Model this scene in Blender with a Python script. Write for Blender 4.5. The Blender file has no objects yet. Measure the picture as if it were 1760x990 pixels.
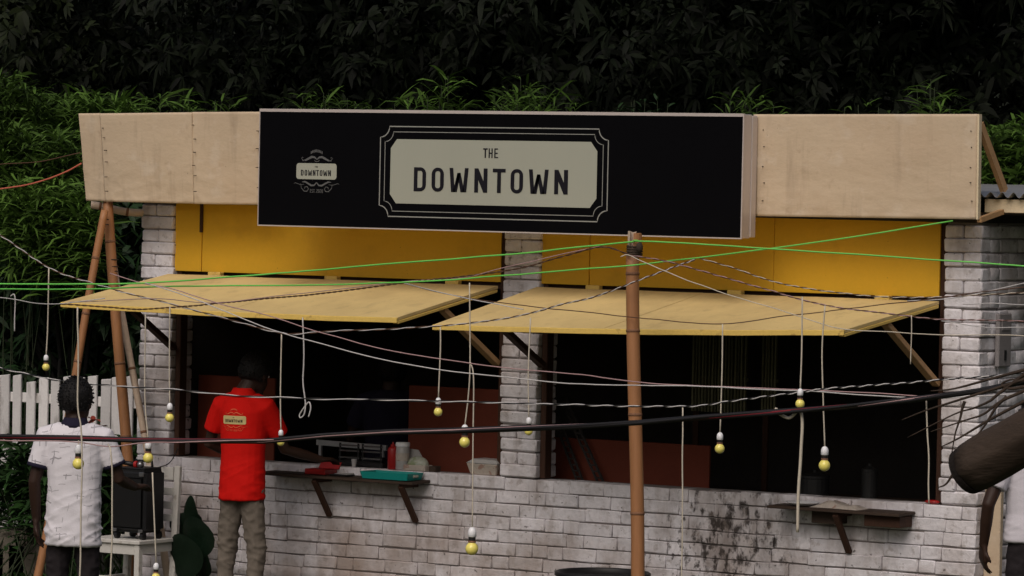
import bpy, bmesh, math, random
import numpy as np
from mathutils import Vector, Matrix, noise
random.seed(7)
rng = np.random.default_rng(7)
S = bpy.context.scene
COL = S.collection
rad = math.radians

# ------------------------------------------------------------------ camera
F_PX, W_PX, H_PX = 7504.15, 1760.0, 990.0
TH, TL, RO, DIST, HC = 0.56284, 0.02353, 0.02101, 27.7249, 2.2046
_f = Vector((-math.sin(TH)*math.cos(TL), math.cos(TH)*math.cos(TL), -math.sin(TL)))
_r = Vector((math.cos(TH), math.sin(TH), 0))
_u = _r.cross(_f)
RIGHT = _r*math.cos(RO) + _u*math.sin(RO)
UP = _u*math.cos(RO) - _r*math.sin(RO)
FWD = _f
CAM = Vector((0, 0, HC)) - FWD*DIST
cd = bpy.data.cameras.new('camera')
cam = bpy.data.objects.new('camera', cd)
COL.objects.link(cam)
cam.matrix_world = Matrix(((RIGHT.x, UP.x, -FWD.x, CAM.x), (RIGHT.y, UP.y, -FWD.y, CAM.y),
                           (RIGHT.z, UP.z, -FWD.z, CAM.z), (0, 0, 0, 1)))
cd.sensor_width = 36
cd.lens = 36*F_PX/W_PX
cd.clip_end = 2000
S.camera = cam

# ------------------------------------------------------------------ light
SUN_EL, SUN_AZ = 46, -12          # sun azimuth: degrees from -Y (out of the facade) towards -X
w = bpy.data.worlds.new('World')
S.world = w
w.use_nodes = True
nt = w.node_tree
nt.nodes.clear()
sky = nt.nodes.new('ShaderNodeTexSky')
sky.sky_type = 'NISHITA'
sky.sun_disc = False
sky.sun_elevation = rad(SUN_EL)
sky.sun_rotation = rad(180 + SUN_AZ)
sky.air_density = 1.0
sky.dust_density = 6.0
sky.ozone_density = 0.8
bg = nt.nodes.new('ShaderNodeBackground')
bg.inputs[1].default_value = 0.055
out = nt.nodes.new('ShaderNodeOutputWorld')
nt.links.new(sky.outputs[0], bg.inputs[0])
nt.links.new(bg.outputs[0], out.inputs[0])
sd = bpy.data.lights.new('sun', 'SUN')
sd.energy = 1.5
sd.angle = rad(45)
sd.color = (1.0, 0.93, 0.90)
sun = bpy.data.objects.new('sun', sd)
COL.objects.link(sun)
_sd = Vector((-math.sin(rad(SUN_AZ))*math.cos(rad(SUN_EL)), -math.cos(rad(SUN_AZ))*math.cos(rad(SUN_EL)), math.sin(rad(SUN_EL))))
sun.rotation_euler = _sd.to_track_quat('Z', 'Y').to_euler()
vs = S.view_settings
vs.view_transform = 'Standard'
vs.look = 'None'
vs.gamma = 1
vs.exposure = -0.1

# ------------------------------------------------------------------ helpers
def P(x, y, Y=0.0):
    """point of the place at depth plane Y that the photograph shows at pixel x, y"""
    d = FWD + RIGHT*((x - W_PX/2)/F_PX) - UP*((y - H_PX/2)/F_PX)
    return CAM + d*((Y - CAM.y)/d.y)

def PZ(x, y, z):
    d = FWD + RIGHT*((x - W_PX/2)/F_PX) - UP*((y - H_PX/2)/F_PX)
    return CAM + d*((z - CAM.z)/d.z)

class MB:
    def __init__(s): s.v = []; s.f = []
    def add(s, v, f):
        o = len(s.v); s.v += [tuple(p) for p in v]; s.f += [tuple(i+o for i in q) for q in f]
        return s
    def box(s, a, b):
        x0, y0, z0 = a; x1, y1, z1 = b
        if x0 > x1: x0, x1 = x1, x0
        if y0 > y1: y0, y1 = y1, y0
        if z0 > z1: z0, z1 = z1, z0
        return s.add([(x0,y0,z0),(x1,y0,z0),(x1,y1,z0),(x0,y1,z0),(x0,y0,z1),(x1,y0,z1),(x1,y1,z1),(x0,y1,z1)],
                     [(0,3,2,1),(4,5,6,7),(0,1,5,4),(1,2,6,5),(2,3,7,6),(3,0,4,7)])
    def hexa(s, q0, q1):
        """two corresponding quads (same winding order)"""
        return s.add(list(q0)+list(q1), [(3,2,1,0),(4,5,6,7),(0,1,5,4),(1,2,6,5),(2,3,7,6),(3,0,4,7)])
    def beam(s, a, b, wx, wy, ref=(0,0,1)):
        a = Vector(a); b = Vector(b); t = (b-a).normalized()
        r = t.cross(Vector(ref))
        if r.length < 1e-4: r = t.cross(Vector((1,0,0)))
        r.normalize(); u = r.cross(t)
        r *= wx/2; u *= wy/2
        return s.hexa([a-r-u, a+r-u, a+r+u, a-r+u], [b-r-u, b+r-u, b+r+u, b-r+u])
    def tube(s, pts, r, n=6, cap=True, flat=None):
        pts = [Vector(p) for p in pts]
        rs = r if isinstance(r, (list, tuple)) else [r]*len(pts)
        t0 = (pts[1]-pts[0]).normalized()
        nrm = t0.orthogonal().normalized()
        vs_, fs = [], []
        for i, p in enumerate(pts):
            t = (pts[min(i+1, len(pts)-1)] - pts[max(i-1, 0)])
            t = t.normalized() if t.length > 1e-9 else t0
            nrm = (nrm - t*nrm.dot(t))
            nrm = nrm.normalized() if nrm.length > 1e-6 else t.orthogonal().normalized()
            b = t.cross(nrm)
            for k in range(n):
                a = 2*math.pi*k/n
                vs_.append(p + nrm*math.cos(a)*rs[i] + b*math.sin(a)*rs[i])
        for i in range(len(pts)-1):
            for k in range(n):
                fs.append((i*n+k, i*n+(k+1) % n, (i+1)*n+(k+1) % n, (i+1)*n+k))
        if cap:
            fs.append(tuple(range(n-1, -1, -1)))
            m = (len(pts)-1)*n
            fs.append(tuple(range(m, m+n)))
        return s.add(vs_, fs)
    def lathe(s, prof, c=(0,0,0), n=16):
        """prof: list of (radius, z)"""
        c = Vector(c); vs_, fs = [], []
        for r, z in prof:
            for k in range(n):
                a = 2*math.pi*k/n
                vs_.append((c.x+r*math.cos(a), c.y+r*math.sin(a), c.z+z))
        for i in range(len(prof)-1):
            for k in range(n):
                fs.append((i*n+k, i*n+(k+1) % n, (i+1)*n+(k+1) % n, (i+1)*n+k))
        fs.append(tuple(range(n-1, -1, -1)))
        m = (len(prof)-1)*n
        fs.append(tuple(range(m, m+n)))
        return s.add(vs_, fs)
    def loft(s, rings, n=16, sq=1.0):
        """rings: (centre, rx, ry) horizontal ellipses; sq<1 makes them squarer"""
        vs_, fs = [], []
        for c, rx, ry in rings:
            for k in range(n):
                a = 2*math.pi*k/n
                ca, sa = math.cos(a), math.sin(a)
                vs_.append((c[0]+rx*math.copysign(abs(ca)**sq, ca), c[1]+ry*math.copysign(abs(sa)**sq, sa), c[2]))
        for i in range(len(rings)-1):
            for k in range(n):
                fs.append((i*n+k, i*n+(k+1) % n, (i+1)*n+(k+1) % n, (i+1)*n+k))
        fs.append(tuple(range(n-1, -1, -1)))
        m = (len(rings)-1)*n
        fs.append(tuple(range(m, m+n)))
        return s.add(vs_, fs)
    def ell(s, c, r, n=14, m=9, rot=None):
        vs_, fs = [], []
        for i in range(m+1):
            t = math.pi*i/m
            for k in range(n):
                a = 2*math.pi*k/n
                v = Vector((r[0]*math.sin(t)*math.cos(a), r[1]*math.sin(t)*math.sin(a), -r[2]*math.cos(t)))
                if rot: v = rot @ v
                vs_.append(v + Vector(c))
        for i in range(m):
            for k in range(n):
                fs.append((i*n+k, i*n+(k+1) % n, (i+1)*n+(k+1) % n, (i+1)*n+k))
        return s.add(vs_, fs)
    def mesh(s, name, off=Vector((0,0,0)), smooth=False, bevel=0, seg=1):
        me = bpy.data.meshes.new(name)
        me.from_pydata([(p[0]-off.x, p[1]-off.y, p[2]-off.z) for p in s.v], [], s.f)
        if bevel:
            bm = bmesh.new(); bm.from_mesh(me)
            bmesh.ops.remove_doubles(bm, verts=bm.verts, dist=1e-6)
            es = [e for e in bm.edges if len(e.link_faces) == 2 and e.calc_face_angle(0) > 0.5]
            bmesh.ops.bevel(bm, geom=es, offset=bevel, segments=seg, affect='EDGES', clamp_overlap=True)
            bm.to_mesh(me); bm.free()
        if smooth:
            me.polygons.foreach_set('use_smooth', [True]*len(me.polygons))
        me.update()
        return me

def wloc(o):
    v = Vector((0,0,0))
    while o:
        v += o.location; o = o.parent
    return v

def obj(name, me, mat=None, parent=None, loc=None):
    o = bpy.data.objects.new(name, me)
    COL.objects.link(o)
    if parent: o.parent = parent
    if loc is not None: o.location = loc
    if mat and me:
        me.materials.clear(); me.materials.append(mat)
    return o

def thing(name, label, cat, loc=(0,0,0), group=None, rz=0):
    o = bpy.data.objects.new(name, None)
    o.empty_display_size = .1
    COL.objects.link(o)
    o.location = loc; o.rotation_euler[2] = rz
    tag(o, label, cat, group)
    return o

def tag(o, label=None, cat=None, group=None, kind=None):
    if label: o['label'] = label
    if cat: o['category'] = cat
    if group: o['group'] = group
    if kind: o['kind'] = kind
    return o

def part(mb, name, mat, parent, smooth=False, bevel=0, seg=1):
    """mb is in world coordinates; the parent chain carries no rotation"""
    return obj(name, mb.mesh(name, wloc(parent) if parent else Vector((0,0,0)), smooth, bevel, seg), mat, parent)

def solo(mb, name, mat, label, cat, base, group=None, smooth=False, bevel=0, seg=1, kind=None):
    """a thing that is one mesh, origin at its base"""
    base = Vector(base)
    o = obj(name, mb.mesh(name, base, smooth, bevel, seg), mat, None, base)
    tag(o, label, cat, group, kind)
    return o

def lerp(a, b, t): return a+(b-a)*t
def clean(m):
    """drop the inner walls between boxes that stand end to end"""
    key = lambda f: tuple(sorted(tuple(round(c, 5) for c in m.v[i]) for i in f))
    cnt = {}
    for f in m.f: cnt[key(f)] = cnt.get(key(f), 0)+1
    m.f = [f for f in m.f if cnt[key(f)] == 1]
    ids, nv, mp = {}, [], []
    for v in m.v:
        k = tuple(round(c, 5) for c in v)
        if k not in ids: ids[k] = len(nv); nv.append(v)
        mp.append(ids[k])
    m.v = nv; m.f = [tuple(mp[i] for i in f) for f in m.f]
    return m

def spline(pts, n=8):
    pts = [Vector(p) for p in pts]
    q = [pts[0]*2-pts[1]] + pts + [pts[-1]*2-pts[-2]]
    o = []
    for i in range(1, len(q)-2):
        for k in range(n):
            t = k/n
            a, b, c, d = q[i-1], q[i], q[i+1], q[i+2]
            o.append(0.5*((2*b)+(c-a)*t+(2*a-5*b+4*c-d)*t*t+(3*b-a-3*c+d)*t*t*t))
    o.append(pts[-1])
    return o

# ------------------------------------------------------------------ materials
def mat(name, base, rough=.8, var=.18, scale=5, fine=.1, fscale=60, bump=.25, bscale=90, spec=.25, metal=0,
        stains=(), island=0, objrand=0, stretch=(1,1,1), wrinkle=None, trans=0):
    m = bpy.data.materials.new(name)
    m.use_nodes = True
    t = m.node_tree; N = t.nodes; L = t.links
    b = N['Principled BSDF']
    b.inputs['Roughness'].default_value = rough
    b.inputs['Specular IOR Level'].default_value = spec
    b.inputs['Metallic'].default_value = metal
    g = N.new('ShaderNodeNewGeometry')
    mp = N.new('ShaderNodeMapping'); mp.inputs['Scale'].default_value = stretch
    L.new(g.outputs['Position'], mp.inputs[0])
    def nz(sc, det=4, ro=.55):
        n = N.new('ShaderNodeTexNoise'); n.inputs['Scale'].default_value = sc
        n.inputs['Detail'].default_value = det; n.inputs['Roughness'].default_value = ro
        L.new(mp.outputs[0], n.inputs['Vector']); return n.outputs[0]
    def mth(op, a, b_=None, c=None):
        n = N.new('ShaderNodeMath'); n.operation = op
        for i, x in enumerate((a, b_, c)):
            if x is None: continue
            if hasattr(x, 'links'): L.new(x, n.inputs[i])
            else: n.inputs[i].default_value = x
        return n.outputs[0]
    fac = mth('ADD', 1-var, mth('MULTIPLY', nz(scale), 2*var))
    if fine:
        fac = mth('MULTIPLY', fac, mth('ADD', 1-fine, mth('MULTIPLY', nz(fscale, 3), 2*fine)))
    if island:
        fac = mth('MULTIPLY', fac, mth('ADD', 1-island, mth('MULTIPLY', g.outputs['Random Per Island'], 2*island)))
    if objrand:
        oi = N.new('ShaderNodeObjectInfo')
        fac = mth('MULTIPLY', fac, mth('ADD', 1-objrand, mth('MULTIPLY', oi.outputs['Random'], 2*objrand)))
    vm = N.new('ShaderNodeVectorMath'); vm.operation = 'SCALE'
    vm.inputs[0].default_value = base[:3]
    L.new(fac, vm.inputs['Scale'])
    col = vm.outputs[0]
    for st in stains:
        # dict(col, scale, lo, hi, amt, c, r): noise blotches, optionally only near centre c within radius r
        mr = N.new('ShaderNodeMapRange')
        mr.inputs[1].default_value = st['lo']; mr.inputs[2].default_value = st['hi']
        mr.inputs[3].default_value = 0; mr.inputs[4].default_value = st.get('amt', 1)
        sm = N.new('ShaderNodeMapping'); sm.inputs['Scale'].default_value = st.get('stretch', (1,1,1))
        sm.inputs['Location'].default_value = (st.get('seed', 0),)*3
        L.new(g.outputs['Position'], sm.inputs[0])
        n = N.new('ShaderNodeTexNoise'); n.inputs['Scale'].default_value = st['scale']
        n.inputs['Detail'].default_value = 4; n.inputs['Roughness'].default_value = .6
        L.new(sm.outputs[0], n.inputs['Vector'])
        val = n.outputs[0]
        if 'c' in st:
            dv = N.new('ShaderNodeVectorMath'); dv.operation = 'SUBTRACT'
            L.new(g.outputs['Position'], dv.inputs[0]); dv.inputs[1].default_value = st['c']
            ds = N.new('ShaderNodeVectorMath'); ds.operation = 'DIVIDE'
            L.new(dv.outputs[0], ds.inputs[0]); ds.inputs[1].default_value = st['r']
            ln = N.new('ShaderNodeVectorMath'); ln.operation = 'LENGTH'
            L.new(ds.outputs[0], ln.inputs[0])
            val = mth('SUBTRACT', val, mth('MULTIPLY', mth('POWER', ln.outputs['Value'], 2.0), .12))
        L.new(val, mr.inputs[0])
        mx = N.new('ShaderNodeMix'); mx.data_type = 'RGBA'
        L.new(mr.outputs[0], mx.inputs[0]); L.new(col, mx.inputs[6])
        mx.inputs[7].default_value = (*st['col'], 1)
        col = mx.outputs[2]
    L.new(col, b.inputs['Base Color'])
    if bump:
        h = nz(bscale, 5)
        if wrinkle:
            h = mth('ADD', h, mth('MULTIPLY', nz(wrinkle[0], 2), wrinkle[1]))
        bp = N.new('ShaderNodeBump'); bp.inputs['Strength'].default_value = bump
        bp.inputs['Distance'].default_value = .01 if not wrinkle else .03
        L.new(h, bp.inputs['Height']); L.new(bp.outputs[0], b.inputs['Normal'])
    if trans:
        tr = N.new('ShaderNodeBsdfTranslucent'); L.new(col, tr.inputs[0])
        ms = N.new('ShaderNodeMixShader'); ms.inputs[0].default_value = trans
        L.new(b.outputs[0], ms.inputs[1]); L.new(tr.outputs[0], ms.inputs[2])
        L.new(ms.outputs[0], N['Material Output'].inputs[0])
    return m

_mold = P(1260, 915, 0)
_mold2 = P(1215, 960, 0)
M = {}
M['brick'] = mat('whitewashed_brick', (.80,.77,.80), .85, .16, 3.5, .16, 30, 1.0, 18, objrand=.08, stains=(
    dict(col=(.40,.33,.29), scale=1.7, lo=.45, hi=.70, amt=.6, seed=14),
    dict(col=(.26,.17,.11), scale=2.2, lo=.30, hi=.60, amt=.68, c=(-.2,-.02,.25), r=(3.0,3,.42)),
    dict(col=(.30,.24,.20), scale=6, lo=.50, hi=.70, amt=.55, stretch=(1,1,.30), seed=3),
    dict(col=(.16,.12,.10), scale=6, lo=.40, hi=.62, amt=.55, c=_mold, r=(.62,2,.42), stretch=(1,1,.5), seed=11),
    dict(col=(.035,.026,.022), scale=17, lo=.46, hi=.57, amt=.92, c=_mold, r=(.46,2,.34), stretch=(1,1,.55)),
    dict(col=(.04,.03,.025), scale=24, lo=.52, hi=.61, amt=.85, c=_mold2, r=(.55,2,.22), seed=5, stretch=(1,1,.7)),
    dict(col=(.20,.13,.09), scale=5, lo=.45, hi=.65, amt=.45, c=P(680, 900, 0), r=(.9,2,.25), stretch=(1,1,.5), seed=21),
    dict(col=(.06,.05,.045), scale=24, lo=.655, hi=.70, amt=.8, seed=9), dict(col=(.30,.25,.22), scale=16, lo=.56, hi=.66, amt=.45, seed=31)))
M['mortar'] = mat('dirty_mortar', (.27,.24,.23), .95, .25, 8, .2, 70, .5)
M['cream'] = mat('cream_board', (.60,.475,.335), .7, .14, 1.6, .06, 40, .10, 20, wrinkle=(4,1.2), stretch=(1,1,1.8), stains=(
    dict(col=(.44,.32,.22), scale=14, lo=.60, hi=.74, amt=.5),
    dict(col=(.36,.27,.19), scale=8, lo=.56, hi=.72, amt=.5, stretch=(1,1,.12), seed=17),
    dict(col=(.70,.60,.48), scale=5, lo=.56, hi=.66, amt=.4, seed=23),
    dict(col=(.54,.40,.27), scale=1.6, lo=.5, hi=.75, amt=.5, seed=4),
    dict(col=(.10,.07,.05), scale=40, lo=.72, hi=.75, amt=.8, seed=2)))
M['cream_edge'] = mat('cream_edge', (.75,.62,.42), .6, .08)
M['yellow'] = mat('yellow_panel', (.76,.43,.026), .55, .08, 2.5, .05, 50, .12, 30, spec=.3, stains=(
    dict(col=(.45,.22,.02), scale=3, lo=.55, hi=.8, amt=.45), dict(col=(.10,.05,.01), scale=45, lo=.72, hi=.76, amt=.8),))
M['awning'] = mat('awning_top', (.76,.57,.25), .65, .08, 2.0, .06, 50, .15, 30, stains=(
    dict(col=(.50,.36,.16), scale=2.6, lo=.42, hi=.70, amt=.5, stretch=(1,.7,1)), dict(col=(.35,.25,.12), scale=9, lo=.56, hi=.72, amt=.32, stretch=(1,.5,1), seed=8), dict(col=(.2,.12,.04), scale=30, lo=.70, hi=.75, amt=.6, seed=6)))
M['awning_edge'] = mat('awning_edge', (.78,.54,.14), .6, .10, 6, .1, 60, .15, stains=(dict(col=(.3,.18,.06), scale=12, lo=.6, hi=.7, amt=.6),))
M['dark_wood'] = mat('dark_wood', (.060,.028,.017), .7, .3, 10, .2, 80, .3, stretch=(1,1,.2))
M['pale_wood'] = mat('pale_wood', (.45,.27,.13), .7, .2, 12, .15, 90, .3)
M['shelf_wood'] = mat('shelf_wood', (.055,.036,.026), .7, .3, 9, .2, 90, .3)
M['maroon'] = mat('maroon_board', (.17,.040,.022), .75, .15, 3, .1, 40, .1)
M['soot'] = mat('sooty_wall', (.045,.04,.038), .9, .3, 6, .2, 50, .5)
M['tin'] = mat('roof_tin', (.42,.42,.42), .45, .2, 6, .1, 60, .05, metal=.6, spec=.5)
M['sign_black'] = mat('sign_black', (.0040,.0040,.0050), .8, .1, 4, .05, 60, .03, spec=.02)
M['sign_plate'] = mat('sign_plate', (.38,.39,.325), .55, .06, 1.5, .02, 60, .02, stretch=(2,1,.2))
M['letter'] = mat('letter_black', (.008,.007,.012), .5, .05, 3, 0, 1, 0)
M['line'] = mat('sign_line', (.30,.30,.28), .5, .05, 3, 0, 1, 0)
M['emblem'] = mat('emblem_grey', (.12,.12,.12), .5, .1, 30, 0, 1, 0)
M['alu'] = mat('aluminium', (.62,.55,.52), .4, .08, 3, .04, 60, .03, metal=.25, spec=.5)
M['bamboo'] = mat('bamboo', (.36,.165,.070), .5, .22, 7, .12, 120, .12, 60, spec=.4, stretch=(6,6,.6), stains=(
    dict(col=(.20,.10,.05), scale=9, lo=.56, hi=.72, amt=.7, stretch=(1,1,.25)),))
M['bamboo_pale'] = mat('bamboo_pale', (.60,.47,.36), .5, .2, 7, .1, 120, .1, stretch=(1,6,6))
M['bamboo_node'] = mat('bamboo_node', (.20,.10,.055), .7, .2, 20)
M['rope'] = mat('rope_dark', (.05,.035,.025), .9, .2, 40)
M['green_rope'] = mat('green_rope', (.16,.62,.10), .45, .1, 20, .1, 300, .1, spec=.4)
M['w_white'] = mat('wire_white', (.55,.53,.52), .45, .1, 20, spec=.4, bump=0)
M['w_pink'] = mat('wire_pink', (.42,.27,.27), .45, .15, 20, bump=0)
M['w_black'] = mat('wire_black', (.012,.011,.012), .45, .1, 20, bump=0, spec=.4)
M['w_brown'] = mat('wire_brown', (.10,.05,.03), .5, .2, 20, bump=0)
M['w_red'] = mat('wire_red', (.20,.02,.03), .45, .1, 20, bump=0)
M['w_cream'] = mat('wire_cream', (.58,.52,.42), .5, .1, 20, bump=0)
M['w_rust'] = mat('wire_rust', (.50,.13,.08), .5, .1, 20, bump=0)
M['socket'] = mat('socket_white', (.90,.90,.92), .4, .04, 20, bump=0, spec=.5)
M['collar'] = mat('socket_black', (.015,.013,.013), .4, .1, 20, bump=0, spec=.5)
M['ring'] = mat('socket_ring', (.42,.22,.14), .4, .1, 20, bump=0, metal=.5)
M['bulb'] = mat('bulb_yellow', (.97,.85,.20), .18, .03, 20, bump=0, spec=.6)
M['skin'] = mat('skin', (.036,.017,.011), .55, .12, 14, .05, 100, .08, spec=.35)
M['hair'] = mat('hair', (.008,.007,.007), .6, .2, 40, .2, 200, .6, 160)
M['red_cloth'] = mat('red_cloth', (.62,.009,.006), .8, .06, 4, .03, 200, .12, 200, spec=.1)
M['beige_cloth'] = mat('beige_cloth', (.16,.135,.110), .85, .1, 5, .06, 200, .2, 150, spec=.1)
M['charcoal_cloth'] = mat('charcoal_cloth', (.025,.021,.023), .85, .15, 6, .06, 200, .2, 150, spec=.1)
M['navy_cloth'] = mat('navy_cloth', (.02,.018,.035), .85, .1, 6, .06, 200, .2, 150, spec=.1)
M['white_cloth'] = mat('white_cloth', (.66,.63,.68), .8, .05, 5, .03, 200, .15, 120, spec=.1)
M['shoe'] = mat('shoe', (.02,.018,.016), .6)
M['chair_white'] = mat('chair_white', (.58,.56,.52), .55, .10, 6, .08, 60, .15, stains=(dict(col=(.2,.15,.1), scale=14, lo=.6, hi=.7, amt=.5),))
M['picket'] = mat('picket_white', (.66,.64,.63), .75, .14, 6, .12, 60, .3, objrand=.15, stains=(
    dict(col=(.16,.14,.11), scale=7, lo=.55, hi=.68, amt=.7, stretch=(1,1,.3)),))
M['black_plastic'] = mat('black_plastic', (.010,.010,.011), .45, .1, 20, .1, 200, .08, spec=.4)
M['black_grille'] = mat('black_grille', (.006,.006,.006), .7, .1, 20, .3, 400, .5, 400)
M['silver'] = mat('silver_trim', (.26,.26,.27), .3, .05, 20, bump=0, metal=.8)
M['red_plastic'] = mat('red_plastic', (.36,.012,.012), .4, .06, 10, bump=0, spec=.5)
M['teal'] = mat('teal_plastic', (.010,.30,.27), .4, .05, 10, bump=0, spec=.45)
M['white_plastic'] = mat('white_plastic', (.42,.41,.40), .4, .06, 14, bump=.1, spec=.5)
M['film'] = mat('food_film', (.42,.44,.36), .25, .25, 25, .2, 60, .6, 40, spec=.6, stains=(dict(col=(.22,.28,.10), scale=12, lo=.5, hi=.6, amt=.7),))
M['carton'] = mat('carton', (.50,.44,.38), .6, .2, 20, .15, 60, .5, 30, stains=(dict(col=(.3,.12,.08), scale=25, lo=.6, hi=.66, amt=.6),))
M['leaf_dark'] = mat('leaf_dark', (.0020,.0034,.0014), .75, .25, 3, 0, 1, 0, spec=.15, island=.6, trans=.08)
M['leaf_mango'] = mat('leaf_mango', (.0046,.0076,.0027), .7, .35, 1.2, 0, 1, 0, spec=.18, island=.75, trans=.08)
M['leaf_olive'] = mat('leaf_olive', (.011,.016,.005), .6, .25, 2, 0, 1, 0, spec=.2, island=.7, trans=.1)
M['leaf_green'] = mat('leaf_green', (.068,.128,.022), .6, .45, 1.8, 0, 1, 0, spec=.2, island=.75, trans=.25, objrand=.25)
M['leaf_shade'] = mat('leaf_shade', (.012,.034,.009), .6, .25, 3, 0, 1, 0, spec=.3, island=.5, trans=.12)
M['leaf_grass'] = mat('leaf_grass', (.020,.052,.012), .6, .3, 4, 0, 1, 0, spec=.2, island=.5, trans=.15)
M['bigleaf'] = mat('big_leaf', (.005,.014,.007), .4, .25, 14, .15, 60, .3, 25, spec=.35)
M['red_leaf'] = mat('red_leaf', (.30,.05,.03), .5, .2, 10, bump=0)
M['bark'] = mat('bark', (.005,.0045,.0035), .9, .35, 10, .2, 60, .8, 30, stretch=(1,1,.3))
M['log'] = mat('log_bark', (.052,.036,.026), .75, .5, 9, .3, 60, .7, 35, stretch=(.25,1,1))
M['log_end'] = mat('log_end', (.014,.010,.008), .85, .3, 20, .2, 60, .5)
M['stem'] = mat('stem', (.025,.035,.015), .7, .2, 10, bump=0)
M['ground'] = mat('earth', (.055,.050,.032), .95, .35, 1.2, .25, 14, .6, 20, stains=(dict(col=(.03,.06,.015), scale=1.2, lo=.45, hi=.6, amt=.9),))
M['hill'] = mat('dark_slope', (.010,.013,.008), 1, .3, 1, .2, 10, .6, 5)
M['stone'] = mat('pale_stone', (.16,.14,.11), .9, .2, 6, .15, 40, .6, 40, objrand=.2)
M['dark_tin'] = mat('dark_tin', (.045,.045,.045), .5, .2, 10, metal=.3)
M['grey_box'] = mat('grey_box', (.26,.24,.24), .7, .15, 15, .1, 60, .3)
M['matting'] = mat('bamboo_mat', (.20,.20,.12), .7, .3, 8, .2, 50, .3, objrand=.35)

# ------------------------------------------------------------------ ground, slope behind
g = MB(); n = 40
for i in range(n+1):
    for j in range(n+1):
        x = -160+320*i/n; y = -60+320*j/n
        z = 0.0
        g.v.append((x, y, z))
for i in range(n):
    for j in range(n):
        a = i*(n+1)+j
        g.f.append((a, a+n+1, a+n+2, a+1))
o = part(g, 'ground', M['ground'], None); tag(o, kind='structure')
h = MB(); nx, ny = 60, 16
for i in range(nx+1):
    for j in range(ny+1):
        x = -75+140*i/nx; y = 13+30*j/ny
        z = -.3 + 11*(1-math.exp(-3.2*j/ny)) + .8*noise.noise((x*.2, y*.2, 1))
        if j == 0: z = -.3
        h.v.append((x, y, z))
for i in range(nx):
    for j in range(ny):
        a = i*(ny+1)+j
        h.f.append((a, a+ny+1, a+ny+2, a+1))
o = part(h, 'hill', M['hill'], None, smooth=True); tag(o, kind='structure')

# ------------------------------------------------------------------ brick kiosk
XL0, XL1 = -2.952, -2.683
XM0, XM1 = -0.073, 0.202
XR0, XR1 = 3.048, 3.302
PITCH, ZC, ZT = .084, 1.0, 2.69
kiosk = thing('brick_kiosk', 'whitewashed brick snack kiosk with two serving openings and propped yellow awnings', 'kiosk', (.17, 1.0, 0))

def brick_meshes(lx, ly, lz, n, b0=.004, b1=.008, puff=False):
    res = []
    for i in range(n):
        b = MB().box((-lx/2, -ly/2, -lz/2), (lx/2, ly/2, lz/2))
        me = b.mesh('brick', bevel=random.uniform(b0, b1))
        for v in me.vertices:
            q = noise.noise_vector((v.co*14) + Vector((i*7.3, 0, 0)))
            v.co += Vector((q.x*.003, q.y*.007, q.z*.0060))
        me.polygons.foreach_set('use_smooth', [puff or p.area < lz*.02 for p in me.polygons])
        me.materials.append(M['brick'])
        res.append(me)
    return res
GAP = .0022
STR = brick_meshes(.25-GAP, .125-GAP, PITCH-.006, 14)      # along X
STRY = brick_meshes(.125-GAP, .25-GAP, PITCH-.006, 10)     # header / along Y
PSTR = brick_meshes(.25-.004, .125-GAP, PITCH-.006, 12, .007, .011)
PSTRY = brick_meshes(.125-.003, .25-.004, PITCH-.006, 12, .007, .011)
HALF = brick_meshes(.125-GAP, .125-GAP, PITCH-.006, 8)
bricks_lo = MB()
NB = [0]
def brick(me, c, parent, sx=1.0, sy=1.0, indiv=True):
    wob = noise.noise((c[0]*2.1, c[1]*2.1, round(c[2]/PITCH)*7.3))*.0075
    c = Vector(c) + Vector((0, random.uniform(-.005, .003), random.uniform(-.0015, .0015)+wob))
    if not indiv:
        a = len(bricks_lo.v)
        bricks_lo.v += [(c.x+v.co.x*sx, c.y+v.co.y*sy, c.z+v.co.z) for v in me.vertices]
        bricks_lo.f += [tuple(a+i for i in p.vertices) for p in me.polygons]
        return
    NB[0] += 1
    o = bpy.data.objects.new('brick', me); COL.objects.link(o)
    o.parent = parent
    o.location = c - wloc(parent)
    o.scale = (sx, sy, 1)
    o.rotation_euler = (random.uniform(-.025, .015), random.uniform(-.014, .014), random.uniform(-.012, .012))

IN = .016
fw_ = part(MB().box((XL0+IN, IN, 0), (XR1-IN, .25-IN, ZC-.006)), 'front_wall', M['mortar'], kiosk)
ncourse = 12
for k in range(ncourse):
    z = ZC - PITCH*(k+.5)
    if z < PITCH*.4: break
    off = 0 if k % 2 else .125
    x = XL0
    first = True
    while x < XR1-.02:
        L_ = .25
        if first and off: L_ = .125
        first = False
        if random.random() < .30: L_ = .125
        L_ = min(L_ + random.uniform(-.014, .014), XR1-x)
        if XR1-(x+L_) < .06: L_ = XR1-x
        me = random.choice(STR) if L_ > .19 else random.choice(HALF)
        base = .25 if L_ > .19 else .125
        brick(me, (x+L_/2, .0625, z), fw_, sx=L_/base, indiv=k < 8)
        x += L_

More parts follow.
